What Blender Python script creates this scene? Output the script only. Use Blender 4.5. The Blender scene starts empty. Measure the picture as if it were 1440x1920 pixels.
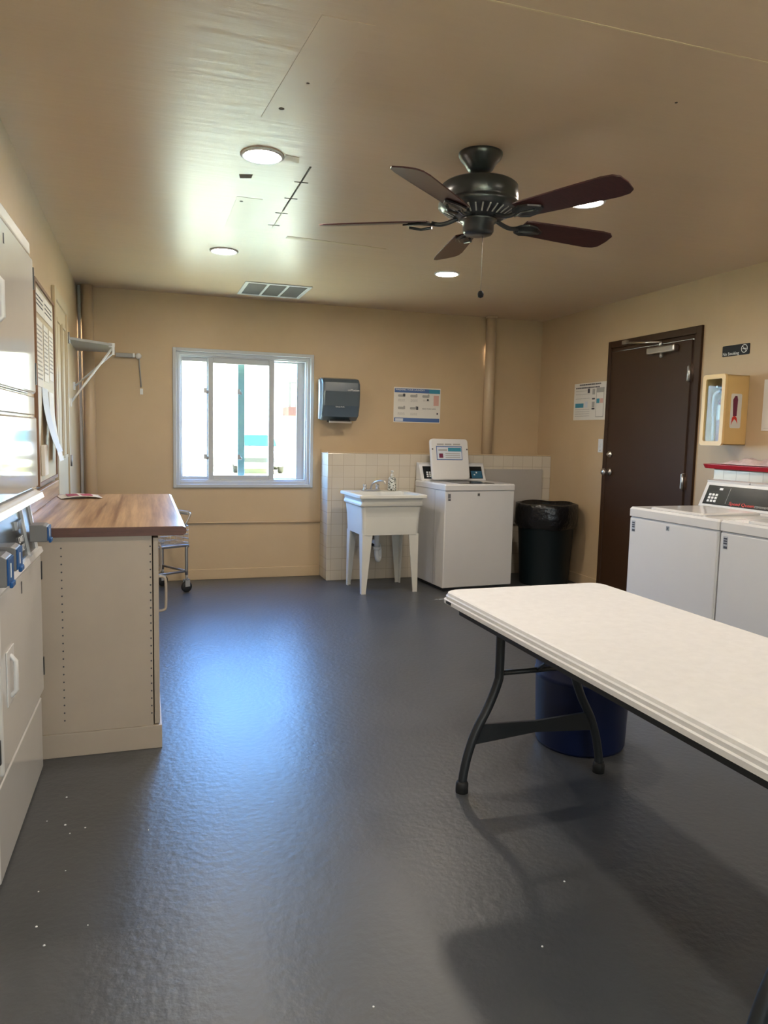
import bpy, bmesh, math, random
from mathutils import Vector, Matrix
random.seed(7)
C = bpy.context.scene.collection
SC = bpy.context.scene
PI = math.pi

# ---------------------------------------------------------------- camera, world, sun, exposure
def add_camera():
    yaw, pitch, roll = [math.radians(a) for a in (18.105, 5.918, 1.284)]
    f = Vector((math.sin(yaw)*math.cos(pitch), math.cos(yaw)*math.cos(pitch), -math.sin(pitch)))
    r = Vector((math.cos(yaw), -math.sin(yaw), 0)); u = r.cross(f)
    r2 = r*math.cos(roll) + u*math.sin(roll); u2 = r2.cross(f)
    M = Matrix((r2, u2, -f)).transposed().to_4x4(); M.translation = Vector((0, 0, 1.35))
    cd = bpy.data.cameras.new('camera'); co = bpy.data.objects.new('camera', cd); C.objects.link(co)
    cd.sensor_fit = 'HORIZONTAL'; cd.sensor_width = 36; cd.lens = 36*1389.2/1440; cd.clip_start = 0.02
    co.matrix_world = M; SC.camera = co
add_camera()
SC.view_settings.view_transform = 'Standard'; SC.view_settings.look = 'None'
SC.view_settings.gamma = 1; SC.view_settings.use_curve_mapping = False
SC.view_settings.exposure = 0.5
SKY = 27.0; SUN = 100.0; LAMP = 212.0
w = bpy.data.worlds.new('sky'); SC.world = w; w.use_nodes = True
nt = w.node_tree; nt.nodes.clear()
out = nt.nodes.new('ShaderNodeOutputWorld'); bg = nt.nodes.new('ShaderNodeBackground')
tc = nt.nodes.new('ShaderNodeTexCoord'); sep = nt.nodes.new('ShaderNodeSeparateXYZ'); rp = nt.nodes.new('ShaderNodeValToRGB')
nt.links.new(tc.outputs['Generated'], sep.inputs[0]); nt.links.new(sep.outputs['Z'], rp.inputs[0])
rp.color_ramp.elements[0].position = 0.0; rp.color_ramp.elements[0].color = (0.75, 0.9, 1.0, 1)
rp.color_ramp.elements[1].position = 0.55; rp.color_ramp.elements[1].color = (0.12, 0.32, 0.85, 1)
e = rp.color_ramp.elements.new(0.16); e.color = (0.24, 0.52, 1.0, 1)
# grey added to unseen front sky for less blue daylight, blue sky at back
mr_ = nt.nodes.new('ShaderNodeMapRange'); mr_.inputs['From Min'].default_value = -.25; mr_.inputs['From Max'].default_value = .25
nt.links.new(sep.outputs['Y'], mr_.inputs[0]); mxs = nt.nodes.new('ShaderNodeMix'); mxs.data_type = 'RGBA'
nt.links.new(mr_.outputs[0], mxs.inputs[0]); mxs.inputs[6].default_value = (.46, .46, .46, 1); nt.links.new(rp.outputs[0], mxs.inputs[7]); nt.links.new(mxs.outputs[2], bg.inputs[0]); bg.inputs[1].default_value = SKY; nt.links.new(bg.outputs[0], out.inputs[0])
sd = bpy.data.lights.new('sun', 'SUN'); sd.energy = SUN; sd.angle = math.radians(1.0); sd.color = (1, .95, .86)
so = bpy.data.objects.new('sun', sd); C.objects.link(so)
so.rotation_euler = Vector((-0.62, 0.0, -0.78)).to_track_quat('-Z', 'Y').to_euler(); so.location = (8, 8, 12)
def portal(name, loc, rot, sx, sy):
    d = bpy.data.lights.new(name, 'AREA'); d.shape = 'RECTANGLE'; d.size = sx; d.size_y = sy; d.cycles.is_portal = True
    o = bpy.data.objects.new(name, d); C.objects.link(o); o.location = loc; o.rotation_euler = rot
portal('daylight_portal', (0.89, 7.02, 1.46), (-PI/2, 0, 0), 1.2, 1.2)
portal('daylight_portal_front', (.6, -1.8, 1.425), (PI/2, 0, 0), 1.4, 1.25)

# ---------------------------------------------------------------- helpers
def nd(t, ty, **kw):
    n = t.nodes.new(ty)
    for k, v in kw.items():
        if k in n.inputs: n.inputs[k].default_value = v
        else: setattr(n, k, v)
    return n
def mat(name, col, rough=0.5, metal=0.0, spec=0.5, var=0.0, vscale=3.0, bump=0.0, bscale=40.0, stretch=None, emit=None, estr=0, trans=0, alpha=1, coat=0, rvar=0):
    m = bpy.data.materials.new(name); m.use_nodes = True; t = m.node_tree; b = t.nodes['Principled BSDF']
    b.inputs['Base Color'].default_value = (*col, 1); b.inputs['Roughness'].default_value = rough
    b.inputs['Metallic'].default_value = metal; b.inputs['Specular IOR Level'].default_value = spec
    b.inputs['Transmission Weight'].default_value = trans; b.inputs['Coat Weight'].default_value = coat
    if emit: b.inputs['Emission Color'].default_value = (*emit, 1); b.inputs['Emission Strength'].default_value = estr
    tcn = nd(t, 'ShaderNodeTexCoord'); mp = nd(t, 'ShaderNodeMapping'); t.links.new(tcn.outputs['Object'], mp.inputs[0])
    if stretch: mp.inputs['Scale'].default_value = stretch
    # a little colour variation, always procedural
    n = nd(t, 'ShaderNodeTexNoise', Scale=vscale, Detail=6.0, Roughness=0.6); t.links.new(mp.outputs[0], n.inputs['Vector'])
    r = nd(t, 'ShaderNodeValToRGB'); v = max(var, 0.015)
    r.color_ramp.elements[0].position = .3; r.color_ramp.elements[1].position = .7
    r.color_ramp.elements[0].color = (*[c*(1-v) for c in col], 1); r.color_ramp.elements[1].color = (*[min(1, c*(1+v)) for c in col], 1)
    t.links.new(n.outputs['Fac'], r.inputs[0]); t.links.new(r.outputs[0], b.inputs['Base Color'])
    if rvar:
        mr = nd(t, 'ShaderNodeMapRange'); mr.inputs['To Min'].default_value = rough-rvar; mr.inputs['To Max'].default_value = rough+rvar
        t.links.new(n.outputs['Fac'], mr.inputs[0]); t.links.new(mr.outputs[0], b.inputs['Roughness'])
    if bump:
        n2 = nd(t, 'ShaderNodeTexNoise', Scale=bscale, Detail=5.0); t.links.new(mp.outputs[0], n2.inputs['Vector'])
        bp = nd(t, 'ShaderNodeBump', Strength=bump, Distance=0.01); t.links.new(n2.outputs['Fac'], bp.inputs['Height'])
        t.links.new(bp.outputs[0], b.inputs['Normal'])
    return m

M = {}
M['wall'] = mat('tan_wall_paint', (.515, .385, .24), .40, var=.05, vscale=1.6, bump=.16, bscale=9, spec=.4)
M['ceiling'] = mat('satin_ceiling_paint', (.57, .43, .30), .34, var=.03, vscale=.9, bump=.19, bscale=5, stretch=(.8, 5.0, 1), spec=.5, rvar=.03)
M['floor'] = mat('grey_painted_concrete', (.060, .063, .066), .36, var=.10, vscale=2.2, bump=.17, bscale=38, spec=.6, rvar=.04)
M['patch'] = mat('patched_paint', (.58, .44, .31), .37, var=.03)
M['crack'] = mat('dark_crack', (.10, .08, .06), .8)
M['seam'] = mat('pale_seam_filler', (.62, .50, .33), .5)
M['whitemet'] = mat('white_enamel', (.66, .65, .64), .28, spec=.5, var=.02)
M['topenamel'] = mat('glossy_white_top', (.66, .65, .64), .14, spec=.5, var=.02)
M['dryer'] = mat('dryer_enamel', (.60, .585, .56), .055, spec=.7, var=.02, bump=.01, bscale=1.8)
M['dryer_trim'] = mat('dryer_trim', (.72, .71, .69), .18)
M['plastic_w'] = mat('white_sink_plastic', (.68, .67, .61), .38, var=.03)
M['vinyl'] = mat('white_window_vinyl', (.70, .72, .73), .4)
M['teal'] = mat('teal_tinted_frame', (.22, .36, .33), .4)
M['table'] = mat('speckled_white_table', (.67, .675, .685), .5, var=.04, vscale=30, bump=.05, bscale=300)
M['blacksteel'] = mat('charcoal_steel', (.018, .021, .024), .42)
M['black'] = mat('black_plastic', (.012, .012, .013), .45, spec=.2)
M['rubber'] = mat('black_rubber', (.012, .012, .012), .7)
M['panelblack'] = mat('black_control_panel', (.012, .013, .014), .22)
M['blue'] = mat('navy_plastic', (.003, .010, .055), .38, var=.08)
M['green'] = mat('dark_green_plastic', (.002, .008, .010), .5, var=.1)
M['bag'] = mat('black_bin_liner', (.008, .008, .009), .22, bump=.9, bscale=22)
M['door'] = mat('dark_brown_door_paint', (.050, .025, .0125), .5, var=.05, spec=.2)
M['chrome'] = mat('brushed_steel', (.62, .60, .57), .28, metal=1)
M['steel'] = mat('grey_steel', (.32, .31, .30), .4, metal=.8)
M['fan'] = mat('black_fan_metal', (.018, .021, .023), .3, spec=.6)
M['cream'] = mat('cream_cabinet_paint', (.415, .345, .275), .45, var=.05)
M['pipe'] = mat('painted_pipe', (.55, .42, .28), .35, var=.02)
M['winframe'] = mat('grey_white_window_vinyl', (.47, .49, .51), .4)
M['yellowside'] = mat('deep_cream_plastic', (.68, .46, .19), .4, var=.04)
M['yellow'] = mat('cream_yellow_plastic', (.80, .56, .25), .35, var=.04)
M['red'] = mat('red_laminate', (.42, .012, .025), .35)
M['cloth'] = mat('pink_white_cloth', (.62, .48, .47), .9, var=.18, vscale=25)
M['paper'] = mat('white_paper', (.70, .68, .63), .6)
M['paper2'] = mat('bluish_white_paper', (.60, .64, .70), .6)
M['ink'] = mat('grey_ink', (.36, .35, .33), .6)
M['inkd'] = mat('dark_ink', (.05, .05, .06), .6)
M['inkb'] = mat('blue_ink', (.07, .14, .34), .5)
M['inkt'] = mat('teal_ink', (.04, .25, .36), .5)
M['inkp'] = mat('pink_ink', (.6, .35, .3), .5)
M['inkv'] = mat('purple_red_ink', (.16, .02, .06), .5)
M['redink'] = mat('red_lettering', (.65, .03, .02), .4)
M['white'] = mat('white_lettering', (.75, .75, .75), .4)
M['lightgrey'] = mat('pale_grey_board', (.40, .37, .335), .5, var=.03)
M['greymet'] = mat('grey_painted_metal', (.33, .33, .32), .45)
M['vent'] = mat('vent_grille_grey', (.20, .20, .21), .5)
M['smoke'] = mat('smoky_blue_plastic', (.075, .10, .12), .22, spec=.6)
M['cardgrey'] = mat('grey_card_reader', (.16, .155, .15), .4)
M['cardblue'] = mat('blue_card_face', (.015, .08, .24), .45, spec=.2)
M['screen'] = mat('blue_instruction_label', (.03, .12, .2), .3)
M['concrete'] = mat('pale_concrete', (.48, .48, .31), .8, var=.06)
M['stucco'] = mat('white_stucco', (.75, .73, .68), .8)
M['car'] = mat('white_car_paint', (.75, .77, .78), .25)
M['carglass'] = mat('teal_windshield', (.009, .040, .050), .5, spec=.05)
M['brickred'] = mat('red_brown_paint', (.03, .006, .006), .7)
M['tan'] = mat('door_tan_paint', (.47, .385, .25), .4, var=.04)
M['cork'] = mat('brown_notice_frame', (.20, .11, .06), .6)
M['bottle'] = mat('patterned_soap_bottle', (.5, .5, .42), .3)
M['silver'] = mat('silver_label', (.45, .45, .46), .4, metal=.3)
M['leaf'] = mat('green_leaf', (.05, .14, .03), .6, var=.3, vscale=8)
M['emit'] = mat('lamp_diffuser', (.9, .9, .88), .5, emit=(1, .885, .76), estr=LAMP)
def blade_mat():
    m = mat('dark_mahogany_blade', (.050, .016, .016), .30, var=.35, vscale=14, stretch=(1, 9, 9)); return m
M['blade'] = blade_mat()
def glass(nm='clear_glass', g0=.05, g1=.09):
    m = bpy.data.materials.new(nm); m.use_nodes = True; t = m.node_tree; t.nodes.clear()
    o = nd(t, 'ShaderNodeOutputMaterial'); mx = nd(t, 'ShaderNodeMixShader'); tr = nd(t, 'ShaderNodeBsdfTransparent'); gl = nd(t, 'ShaderNodeBsdfGlossy', Roughness=.02)
    n = nd(t, 'ShaderNodeTexNoise', Scale=2.0); r = nd(t, 'ShaderNodeMapRange'); r.inputs['To Min'].default_value = g0; r.inputs['To Max'].default_value = g1
    t.links.new(n.outputs[0], r.inputs[0]); t.links.new(r.outputs[0], mx.inputs[0])
    tr.inputs[0].default_value = (.93, .97, .96, 1)
    t.links.new(tr.outputs[0], mx.inputs[1]); t.links.new(gl.outputs[0], mx.inputs[2]); t.links.new(mx.outputs[0], o.inputs[0]); return m
M['glass'] = glass(); M['plexi'] = glass('clear_plexiglass', .006, .012)
def tile_mat():
    m = bpy.data.materials.new('glazed_cream_tile'); m.use_nodes = True; t = m.node_tree; b = t.nodes['Principled BSDF']
    uv = nd(t, 'ShaderNodeTexCoord'); br = nd(t, 'ShaderNodeTexBrick', Scale=1.0, offset=0.0, squash=1.0)
    mp = nd(t, 'ShaderNodeMapping'); mp.inputs['Location'].default_value = (-.02, -.095, 0); t.links.new(uv.outputs['UV'], mp.inputs[0])
    br.inputs['Brick Width'].default_value = .108; br.inputs['Row Height'].default_value = .108
    br.inputs['Mortar Size'].default_value = .0022; br.inputs['Mortar Smooth'].default_value = .3
    br.inputs['Color1'].default_value = (.56, .50, .405, 1); br.inputs['Color2'].default_value = (.59, .53, .43, 1); br.inputs['Mortar'].default_value = (.42, .36, .275, 1)
    t.links.new(mp.outputs[0], br.inputs['Vector']); t.links.new(br.outputs['Color'], b.inputs['Base Color']); b.inputs['Roughness'].default_value = .22
    bp = nd(t, 'ShaderNodeBump', Strength=.4, Distance=.004); bp.invert = True; t.links.new(br.outputs['Fac'], bp.inputs['Height']); t.links.new(bp.outputs[0], b.inputs['Normal'])
    return m
M['tile'] = tile_mat()
def wood_mat():
    m = bpy.data.materials.new('butcher_block_laminate'); m.use_nodes = True; t = m.node_tree; b = t.nodes['Principled BSDF']
    g = nd(t, 'ShaderNodeTexCoord'); mp = nd(t, 'ShaderNodeMapping'); mp.inputs['Scale'].default_value = (26, .9, 26); t.links.new(g.outputs['Object'], mp.inputs[0])
    n = nd(t, 'ShaderNodeTexNoise', Scale=1.0, Detail=5.0, Roughness=.65); t.links.new(mp.outputs[0], n.inputs['Vector'])
    r = nd(t, 'ShaderNodeValToRGB'); el = r.color_ramp.elements
    el[0].position = .34; el[0].color = (.19, .095, .050, 1); el[1].position = .66; el[1].color = (.54, .37, .21, 1)
    e = el.new(.5); e.color = (.36, .225, .125, 1)
    t.links.new(n.outputs[0], r.inputs[0]); t.links.new(r.outputs[0], b.inputs['Base Color']); b.inputs['Roughness'].default_value = .30
    return m
M['wood'] = wood_mat()
M['woodedge'] = mat('brown_laminate_edge', (.10, .038, .024), .5, var=.25, vscale=10, stretch=(1, 1, 8))

class MB:
    """collects shapes with one material slot each and links them as one mesh object"""
    def __init__(s): s.bm = bmesh.new(); s.mats = []; s.cur = 0
    def m(s, mt):
        if mt not in s.mats: s.mats.append(mt)
        s.cur = s.mats.index(mt); return s
    def _f(s, vs, smooth=False):
        try: f = s.bm.faces.new(vs)
        except ValueError: return None
        f.material_index = s.cur; f.smooth = smooth; return f
    def box(s, a, b, rot=None, piv=None):
        x0, y0, z0 = a; x1, y1, z1 = b
        x0, x1 = min(x0, x1), max(x0, x1); y0, y1 = min(y0, y1), max(y0, y1); z0, z1 = min(z0, z1), max(z0, z1)
        P = [Vector(p) for p in ((x0,y0,z0),(x1,y0,z0),(x1,y1,z0),(x0,y1,z0),(x0,y0,z1),(x1,y0,z1),(x1,y1,z1),(x0,y1,z1))]
        if rot: pv = Vector(piv if piv else ((x0+x1)/2, (y0+y1)/2, (z0+z1)/2)); P = [pv + rot @ (p-pv) for p in P]
        v = [s.bm.verts.new(p) for p in P]
        for q in ((0,3,2,1),(4,5,6,7),(0,1,5,4),(1,2,6,5),(2,3,7,6),(3,0,4,7)): s._f([v[i] for i in q])
        return s
    def loft(s, rings, cap=True, smooth=False, closed=True):
        R = [[s.bm.verts.new(p) for p in r] for r in rings]; n = len(R[0])
        for a, b in zip(R[:-1], R[1:]):
            for i in range(n if closed else n-1): s._f([a[i], a[(i+1) % n], b[(i+1) % n], b[i]], smooth)
        if cap: s._f(list(reversed(R[0]))); s._f(R[-1])
        return s
    def prism(s, pts, d):
        d = Vector(d); return s.loft([[Vector(p) for p in pts], [Vector(p)+d for p in pts]])
    def lathe(s, prof, c=(0,0,0), axis='z', n=32, smooth=True, cap=True):
        rings = []
        for r, h in prof:
            ring = []
            for i in range(n):
                a = 2*PI*i/n; x, y = r*math.cos(a), r*math.sin(a)
                p = (x, y, h) if axis == 'z' else ((h, x, y) if axis == 'x' else (y, h, x))
                ring.append(Vector(c)+Vector(p))
            rings.append(ring)
        return s.loft(rings, cap, smooth)
    def tube(s, pts, r, n=12, cap=True, flat=None):
        pts = [Vector(p) for p in pts]; rings = []; up = None
        for i, p in enumerate(pts):
            d = (pts[min(i+1, len(pts)-1)] - pts[max(i-1, 0)]).normalized()
            if up is None: up = d.orthogonal().normalized()
            up = (up - d*up.dot(d)).normalized(); sd = d.cross(up)
            rr = r[i] if isinstance(r, (list, tuple)) else r
            rings.append([p + up*rr*math.cos(2*PI*k/n) + sd*rr*math.sin(2*PI*k/n) for k in range(n)])
        return s.loft(rings, cap, True)
    def quad(s, pts): s._f([s.bm.verts.new(p) for p in pts]); return s
    def build(s, name, mt=None, parent=None, bevel=0, seg=2, sub=0, smooth=False, loc=None, rotz=0):
        if mt is not None:
            s.mats = [mt]
            for f in s.bm.faces: f.material_index = 0
        bmesh.ops.recalc_face_normals(s.bm, faces=s.bm.faces)
        uvl = s.bm.loops.layers.uv.new('uv')
        for f in s.bm.faces:
            n = f.normal; ax = max(range(3), key=lambda i: abs(n[i]))
            for l in f.loops:
                c = l.vert.co; l[uvl].uv = (c.y, c.z) if ax == 0 else ((c.x, c.z) if ax == 1 else (c.x, c.y))
            if smooth: f.smooth = True
        me = bpy.data.meshes.new(name); s.bm.to_mesh(me); s.bm.free()
        for q in s.mats: me.materials.append(q)
        o = bpy.data.objects.new(name, me); C.objects.link(o)
        if parent: o.parent = parent
        if loc: o.location = loc
        o.rotation_euler.z = rotz
        if bevel:
            b = o.modifiers.new('bevel', 'BEVEL'); b.width = bevel; b.segments = seg; b.limit_method = 'ANGLE'; b.angle_limit = math.radians(40)
            b.harden_normals = False
        if sub:
            q = o.modifiers.new('sub', 'SUBSURF'); q.levels = sub; q.render_levels = sub
        return o
def smooth_path(pts, k=6):
    pts = [Vector(p) for p in pts]; out = []
    for i in range(len(pts)-1):
        p0 = pts[max(i-1, 0)]; p1 = pts[i]; p2 = pts[i+1]; p3 = pts[min(i+2, len(pts)-1)]
        for j in range(k):
            t = j/k; out.append(.5*((2*p1)+(-p0+p2)*t+(2*p0-5*p1+4*p2-p3)*t*t+(-p0+3*p1-3*p2+p3)*t**3))
    out.append(pts[-1]); return out
def thing(name, label, cat, loc=(0,0,0), rotz=0, group=None):
    o = bpy.data.objects.new(name, None); C.objects.link(o); o.empty_display_size = .1
    o.location = loc; o.rotation_euler.z = rotz; o['label'] = label; o['category'] = cat
    if group: o['group'] = group
    return o
def tag(o, label, cat, group=None, kind=None):
    o['label'] = label; o['category'] = cat
    if group: o['group'] = group
    if kind: o['kind'] = kind
    return o
def st(o, label=None):
    o['kind'] = 'structure'
    if label: o['label'] = label
    return o
def text(name, s, size, mt, parent, loc, rot, ext=.0006, align='LEFT', xs=1.0):
    cu = bpy.data.curves.new(name, 'FONT'); cu.body = s; cu.size = size; cu.extrude = ext; cu.align_x = align
    t = bpy.data.objects.new(name, cu); C.objects.link(t)
    dg = bpy.context.evaluated_depsgraph_get(); me = bpy.data.meshes.new_from_object(t.evaluated_get(dg))
    C.objects.unlink(t); bpy.data.objects.remove(t)
    me.materials.clear(); me.materials.append(mt)
    o = bpy.data.objects.new(name, me); C.objects.link(o)
    if parent: o.parent = parent
    o.location = loc; o.rotation_euler = rot; o.scale.x = xs
    return o
def lines(mb, o, ux, uz, w, rows, rh, gap, fill=.8, th=.0008, nrm=(0,-1,0)):
    """rows of short printed strokes; o = top left corner, ux / uz unit vectors, w width"""
    o = Vector(o); ux = Vector(ux); uz = Vector(uz); n = Vector(nrm)*th
    for r in range(rows):
        x = 0
        while x < w*fill:
            l = min(random.uniform(.006, .022), w*fill-x)
            if l > .002:
                p = o + ux*x - uz*(r*(rh+gap))
                mb.prism([p, p+ux*l, p+ux*l-uz*rh, p-uz*rh], n)
            x += l + .004
    return mb
def rrect(x0, x1, z0, z1, r, y, k=5, plane='xz'):
    pts = []
    for cx, cz, a0 in ((x1-r, z1-r, 0), (x0+r, z1-r, PI/2), (x0+r, z0+r, PI), (x1-r, z0+r, 1.5*PI)):
        for i in range(k+1):
            a = a0 + PI/2*i/k; u, v = cx+r*math.cos(a), cz+r*math.sin(a)
            pts.append(Vector((u, y, v)) if plane == 'xz' else (Vector((u, v, y)) if plane == 'xy' else Vector((y, u, v))))
    return pts

# ---------------------------------------------------------------- room shell
XL, XR, YB, YF, H = -.51, 3.90, 6.854, -1.6, 2.538
T = .12
NY0, NY1, NZ = 1.44, 3.135, 2.045      # niche for the stacked dryers
st(MB().box((XL-1.1, YF-T, -.12), (XR+T, YB+T, 0)).build('floor', M['floor']), 'dark grey painted concrete floor')
CE = st(MB().box((XL-1.1, YF-T, H), (XR+T, YB+T, H+.15)).build('ceiling', M['ceiling']), 'satin tan painted ceiling')
WX0, WX1, WZ0, WZ1 = .262, 1.517, .848, 2.071
b = MB(); b.box((XL-T, YB, 0), (WX0, YB+T, H)); b.box((WX1, YB, 0), (XR+T, YB+T, H)); b.box((WX0, YB, 0), (WX1, YB+T, WZ0)); b.box((WX0, YB, WZ1), (WX1, YB+T, H))
st(b.build('wall_back', M['wall']))
DY0, DY1, DZ = 4.522, 5.666, 2.2
b = MB(); b.box((XR, YF, 0), (XR+T, DY0, H)); b.box((XR, DY1, 0), (XR+T, YB, H)); b.box((XR, DY0, DZ), (XR+T, DY1, H))
st(b.build('wall_right', M['wall']))
b = MB(); b.box((XL-T, YF, 0), (XL, NY0, H)); b.box((XL-T, NY1, 0), (XL, YB, H)); b.box((XL-T, NY0, NZ), (XL, NY1, H))
b.box((XL-.85, NY0-T, 0), (XL-.75, NY1+T, H)); b.box((XL-.75, NY0-T, 0), (XL-T, NY0, H)); b.box((XL-.75, NY1, 0), (XL-T, NY1+T, H))
st(b.build('wall_left', M['wall']))
FX0, FX1, FZ0, FZ1 = -.1, 1.3, .8, 2.05
b = MB(); b.box((XL-T, YF-T, 0), (FX0, YF, H)); b.box((FX1, YF-T, 0), (XR+T, YF, H)); b.box((FX0, YF-T, 0), (FX1, YF, FZ0)); b.box((FX0, YF-T, FZ1), (FX1, YF, H))
st(b.build('wall_front', M['wall']))
# tiled wainscot that stands proud of the back wall, and the one behind the right washers
TY, TZ = 6.57, 1.178
b = MB(); b.m(M['tile']).box((1.6, TY, 0), (XR, YB, TZ)); st(b.build('wall_back_wainscot', None, bevel=.006), 'cream square tiled low wall standing out from the back wall')
b = MB(); b.box((3.60, -1.0, 0), (XR, 4.0, TZ)); st(b.build('wall_right_wainscot', M['tile'], bevel=.006), 'cream tiled low wall behind the right washers')
b = MB(); b.box((1.60, TY+.004, TZ), (XR, TY+.02, TZ+.012)); b.box((1.6, YB-.012, TZ), (XR, YB, TZ+.03)); st(b.build('trim_1', M['wall']))
b = MB(); b.tube([(XL+.02, YB-.012, .527), (1.6, YB-.012, .519)], .008, 8); st(b.build('trim_2', M['wall']), 'thin painted conduit along the back wall')
b = MB(); b.box((XL, YB-.012, 0), (1.6, YB, .095)); st(b.build('baseboard_back', M['wall'], bevel=.004))
b = MB(); b.box((XR-.014, DY1, 0), (XR, TY, .095)); b.box((XR-.014, 4.0, 0), (XR, DY0, .095)); st(b.build('baseboard_right', M['wall'], bevel=.004))
b = MB(); b.box((XL, NY1+.001, 0), (XL+.012, YB, .095)); st(b.build('baseboard_left', M['wall'], bevel=.004))
b = MB(); b.box((XR-.012, TY-.012, TZ), (XR, TY, H)); 
# ceiling flaws: children of the ceiling
def flat(name, mt, pts, z=H, th=.0015): return MB().prism([(x, y, z) for x, y in pts], (0, 0, -th)).build(name, mt, CE)
flat('seam_line', M['seam'], [(.6, 1.966), (1.95, 1.969), (1.95, 1.976), (.6, 1.973)])
flat('patch', M['patch'], [(.50, 2.20), (.66, 2.20), (.60, 2.95), (.44, 2.95)], th=.0015)
flat('patch', M['patch'], [(.47, 3.95), (.60, 3.95), (.60, 4.55), (.47, 4.55)], th=.001)
flat('crack', M['crack'], [(.726, 3.40), (.734, 3.40), (.736, 4.10), (.728, 4.10)])
for yy in (3.62, 3.88, 4.15, 4.40): flat('crack', M['crack'], [(.70, yy), (.765, yy-.006), (.765, yy+.002), (.70, yy+.007)])
flat('seam_line', M['seam'], [(.731, 4.1), (.737, 4.1), (.737, 4.45), (.731, 4.45)])
flat('seam_line', M['seam'], [(.85, 4.60), (1.5, 4.66), (1.5, 4.675), (.85, 4.66)])
flat('chip', M['crack'], [(.44, 3.62), (.50, 3.60), (.50, 3.65), (.45, 3.67)])
flat('chip', M['seam'], [(.60, 3.30), (.66, 3.31), (.67, 3.37), (.60, 3.36)])
for x, y, r in ((.50, 2.85, .011), (.55, 2.62, .006), (.50, 4.02, .009), (1.8, 2.3, .005)):
    MB().lathe([(r, 0), (r, -.002)], (x, y, H), n=10).build('hole', M['crack'], CE)

# window in the back wall
def window(name, x0, x1, z0, z1, yin, yout, front=False):
    s = 1 if yout > yin else -1
    root = bpy.data.objects.new(name, None); C.objects.link(root); st(root, 'white vinyl sliding window')
    f = MB(); t = .06
    for k, (i, dep0, dep1) in enumerate(((0, -.022, .03), (.028, .005, .075), (.045, .02, .10))):
        tt = t if k == 0 else .035
        a0, a1, c0, c1 = x0+i, x1-i, z0+i, z1-i; ya, yb = yin+s*dep0, yin+s*dep1; w2 = (.03, .03, .025)[k]
        f.box((a0, ya, c0), (a0+w2, yb, c1)); f.box((a1-w2, ya, c0), (a1, yb, c1)); f.box((a0+w2, ya, c0), (a1-w2, yb, c0+w2)); f.box((a0+w2, ya, c1-w2), (a1-w2, yb, c1))
    f.build('frame', M['winframe'], root, bevel=.003)
    return root
W1 = window('window_1', WX0-.004, WX1+.004, WZ0-.004, WZ1+.004, YB, YB+T)
def sash(x0, x1, z0, z1, y0, y1, wl, wr, wz, mt, nm='sash', mtl=None):
    f = MB(); f.m(mtl or mt).box((x0, y0, z0), (x0+wl, y1, z1)); f.m(mt).box((x1-wr, y0, z0), (x1, y1, z1))
    f.box((x0+wl, y0, z0), (x1-wr, y1, z0+wz)); f.box((x0+wl, y0, z1-wz), (x1-wr, y1, z1))
    o = f.build(nm, None, W1, bevel=.003)
    MB().box((x0+wl-.004, (y0+y1)/2-.002, z0+wz-.004), (x1-wr+.004, (y0+y1)/2+.002, z1-wz+.004)).build('pane', M['glass'], o)
    return o
sash(.33, .60, .905, 2.005, YB+.050, YB+.075, .012, .046, .038, M['winframe'])
sash(.565, 1.160, .905, 2.005, YB+.022, YB+.048, .046, .050, .048, M['winframe'])
sash(.835, 1.455, .905, 2.010, YB+.078, YB+.100, .062, .075, .020, M['winframe'], mtl=M['teal'])
for x in (.555, .852):
    for z in (1.11, 1.70):
        g = MB(); g.lathe([(.004, 0), (.016, .004), (.016, .014), (.010, .02)], (x, YB+.02, z), 'y', 12); g.box((x-.03, YB+.0, z-.01), (x-.004, YB+.02, z+.035))
        g.build('latch', M['steel'], W1, bevel=.003)
# window behind the camera
W2 = window('window_2', FX0-.004, FX1+.004, FZ0-.004, FZ1+.004, YF, YF-T)
MB().box((.575, YF-.07, FZ0+.05), (.625, YF-.04, FZ1-.05)).build('mullion', M['vinyl'], W2)
MB().box((FX0+.06, YF-.062, FZ0+.06), (FX1-.06, YF-.058, FZ1-.06)).build('pane', M['glass'], W2)

# brown steel door in the right wall
D = bpy.data.objects.new('door_1', None); C.objects.link(D); st(D, 'dark brown steel door in the right wall')
b = MB()
b.box((XR-.02, DY0, 0), (XR+.10, DY0+.055, DZ)); b.box((XR-.02, DY1-.045, 0), (XR+.10, DY1, DZ)); b.box((XR-.02, DY0+.055, DZ-.055), (XR+.10, DY1-.045, DZ))
b.box((XR+.002, DY0+.055, 0), (XR+.09, DY0+.10, DZ-.055)); b.box((XR+.002, DY0+.10, DZ-.085), (XR+.09, DY1-.045, DZ-.055))
b.build('door_frame', M['door'], D, bevel=.004)
LY0, LY1 = DY0+.104, DY1-.048
MB().box((XR-.012, LY0, .01), (XR+.035, LY1, DZ-.09)).build('door_leaf', M['door'], D, bevel=.003)
for z in (1.86, 1.05, .25):
    g = MB(); g.tube([(XR-.022, LY0-.004, z-.06), (XR-.022, LY0-.004, z+.06)], .011, 10); g.box((XR-.014, LY0+.005, z-.055), (XR-.010, LY0+.03, z+.055)); g.build('hinge', M['chrome'], D)
MB().lathe([(.030, 0), (.030, -.010), (.022, -.016), (.012, -.02), (.012, -.03)], (XR-.012, 5.565, 1.228), 'x', 20).build('deadbolt', M['chrome'], D)
MB().lathe([(.033, 0), (.030, -.012), (.013, -.016), (.013, -.04), (.028, -.052), (.031, -.066), (.022, -.08), (0.002, -.082)], (XR-.012, 5.560, 1.075), 'x', 22).build('door_knob', M['chrome'], D)
cl = MB().box((XR-.065, 4.76, 2.035), (XR-.012, 5.09, 2.09)).build('door_closer', M['chrome'], D, bevel=.012)
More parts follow.
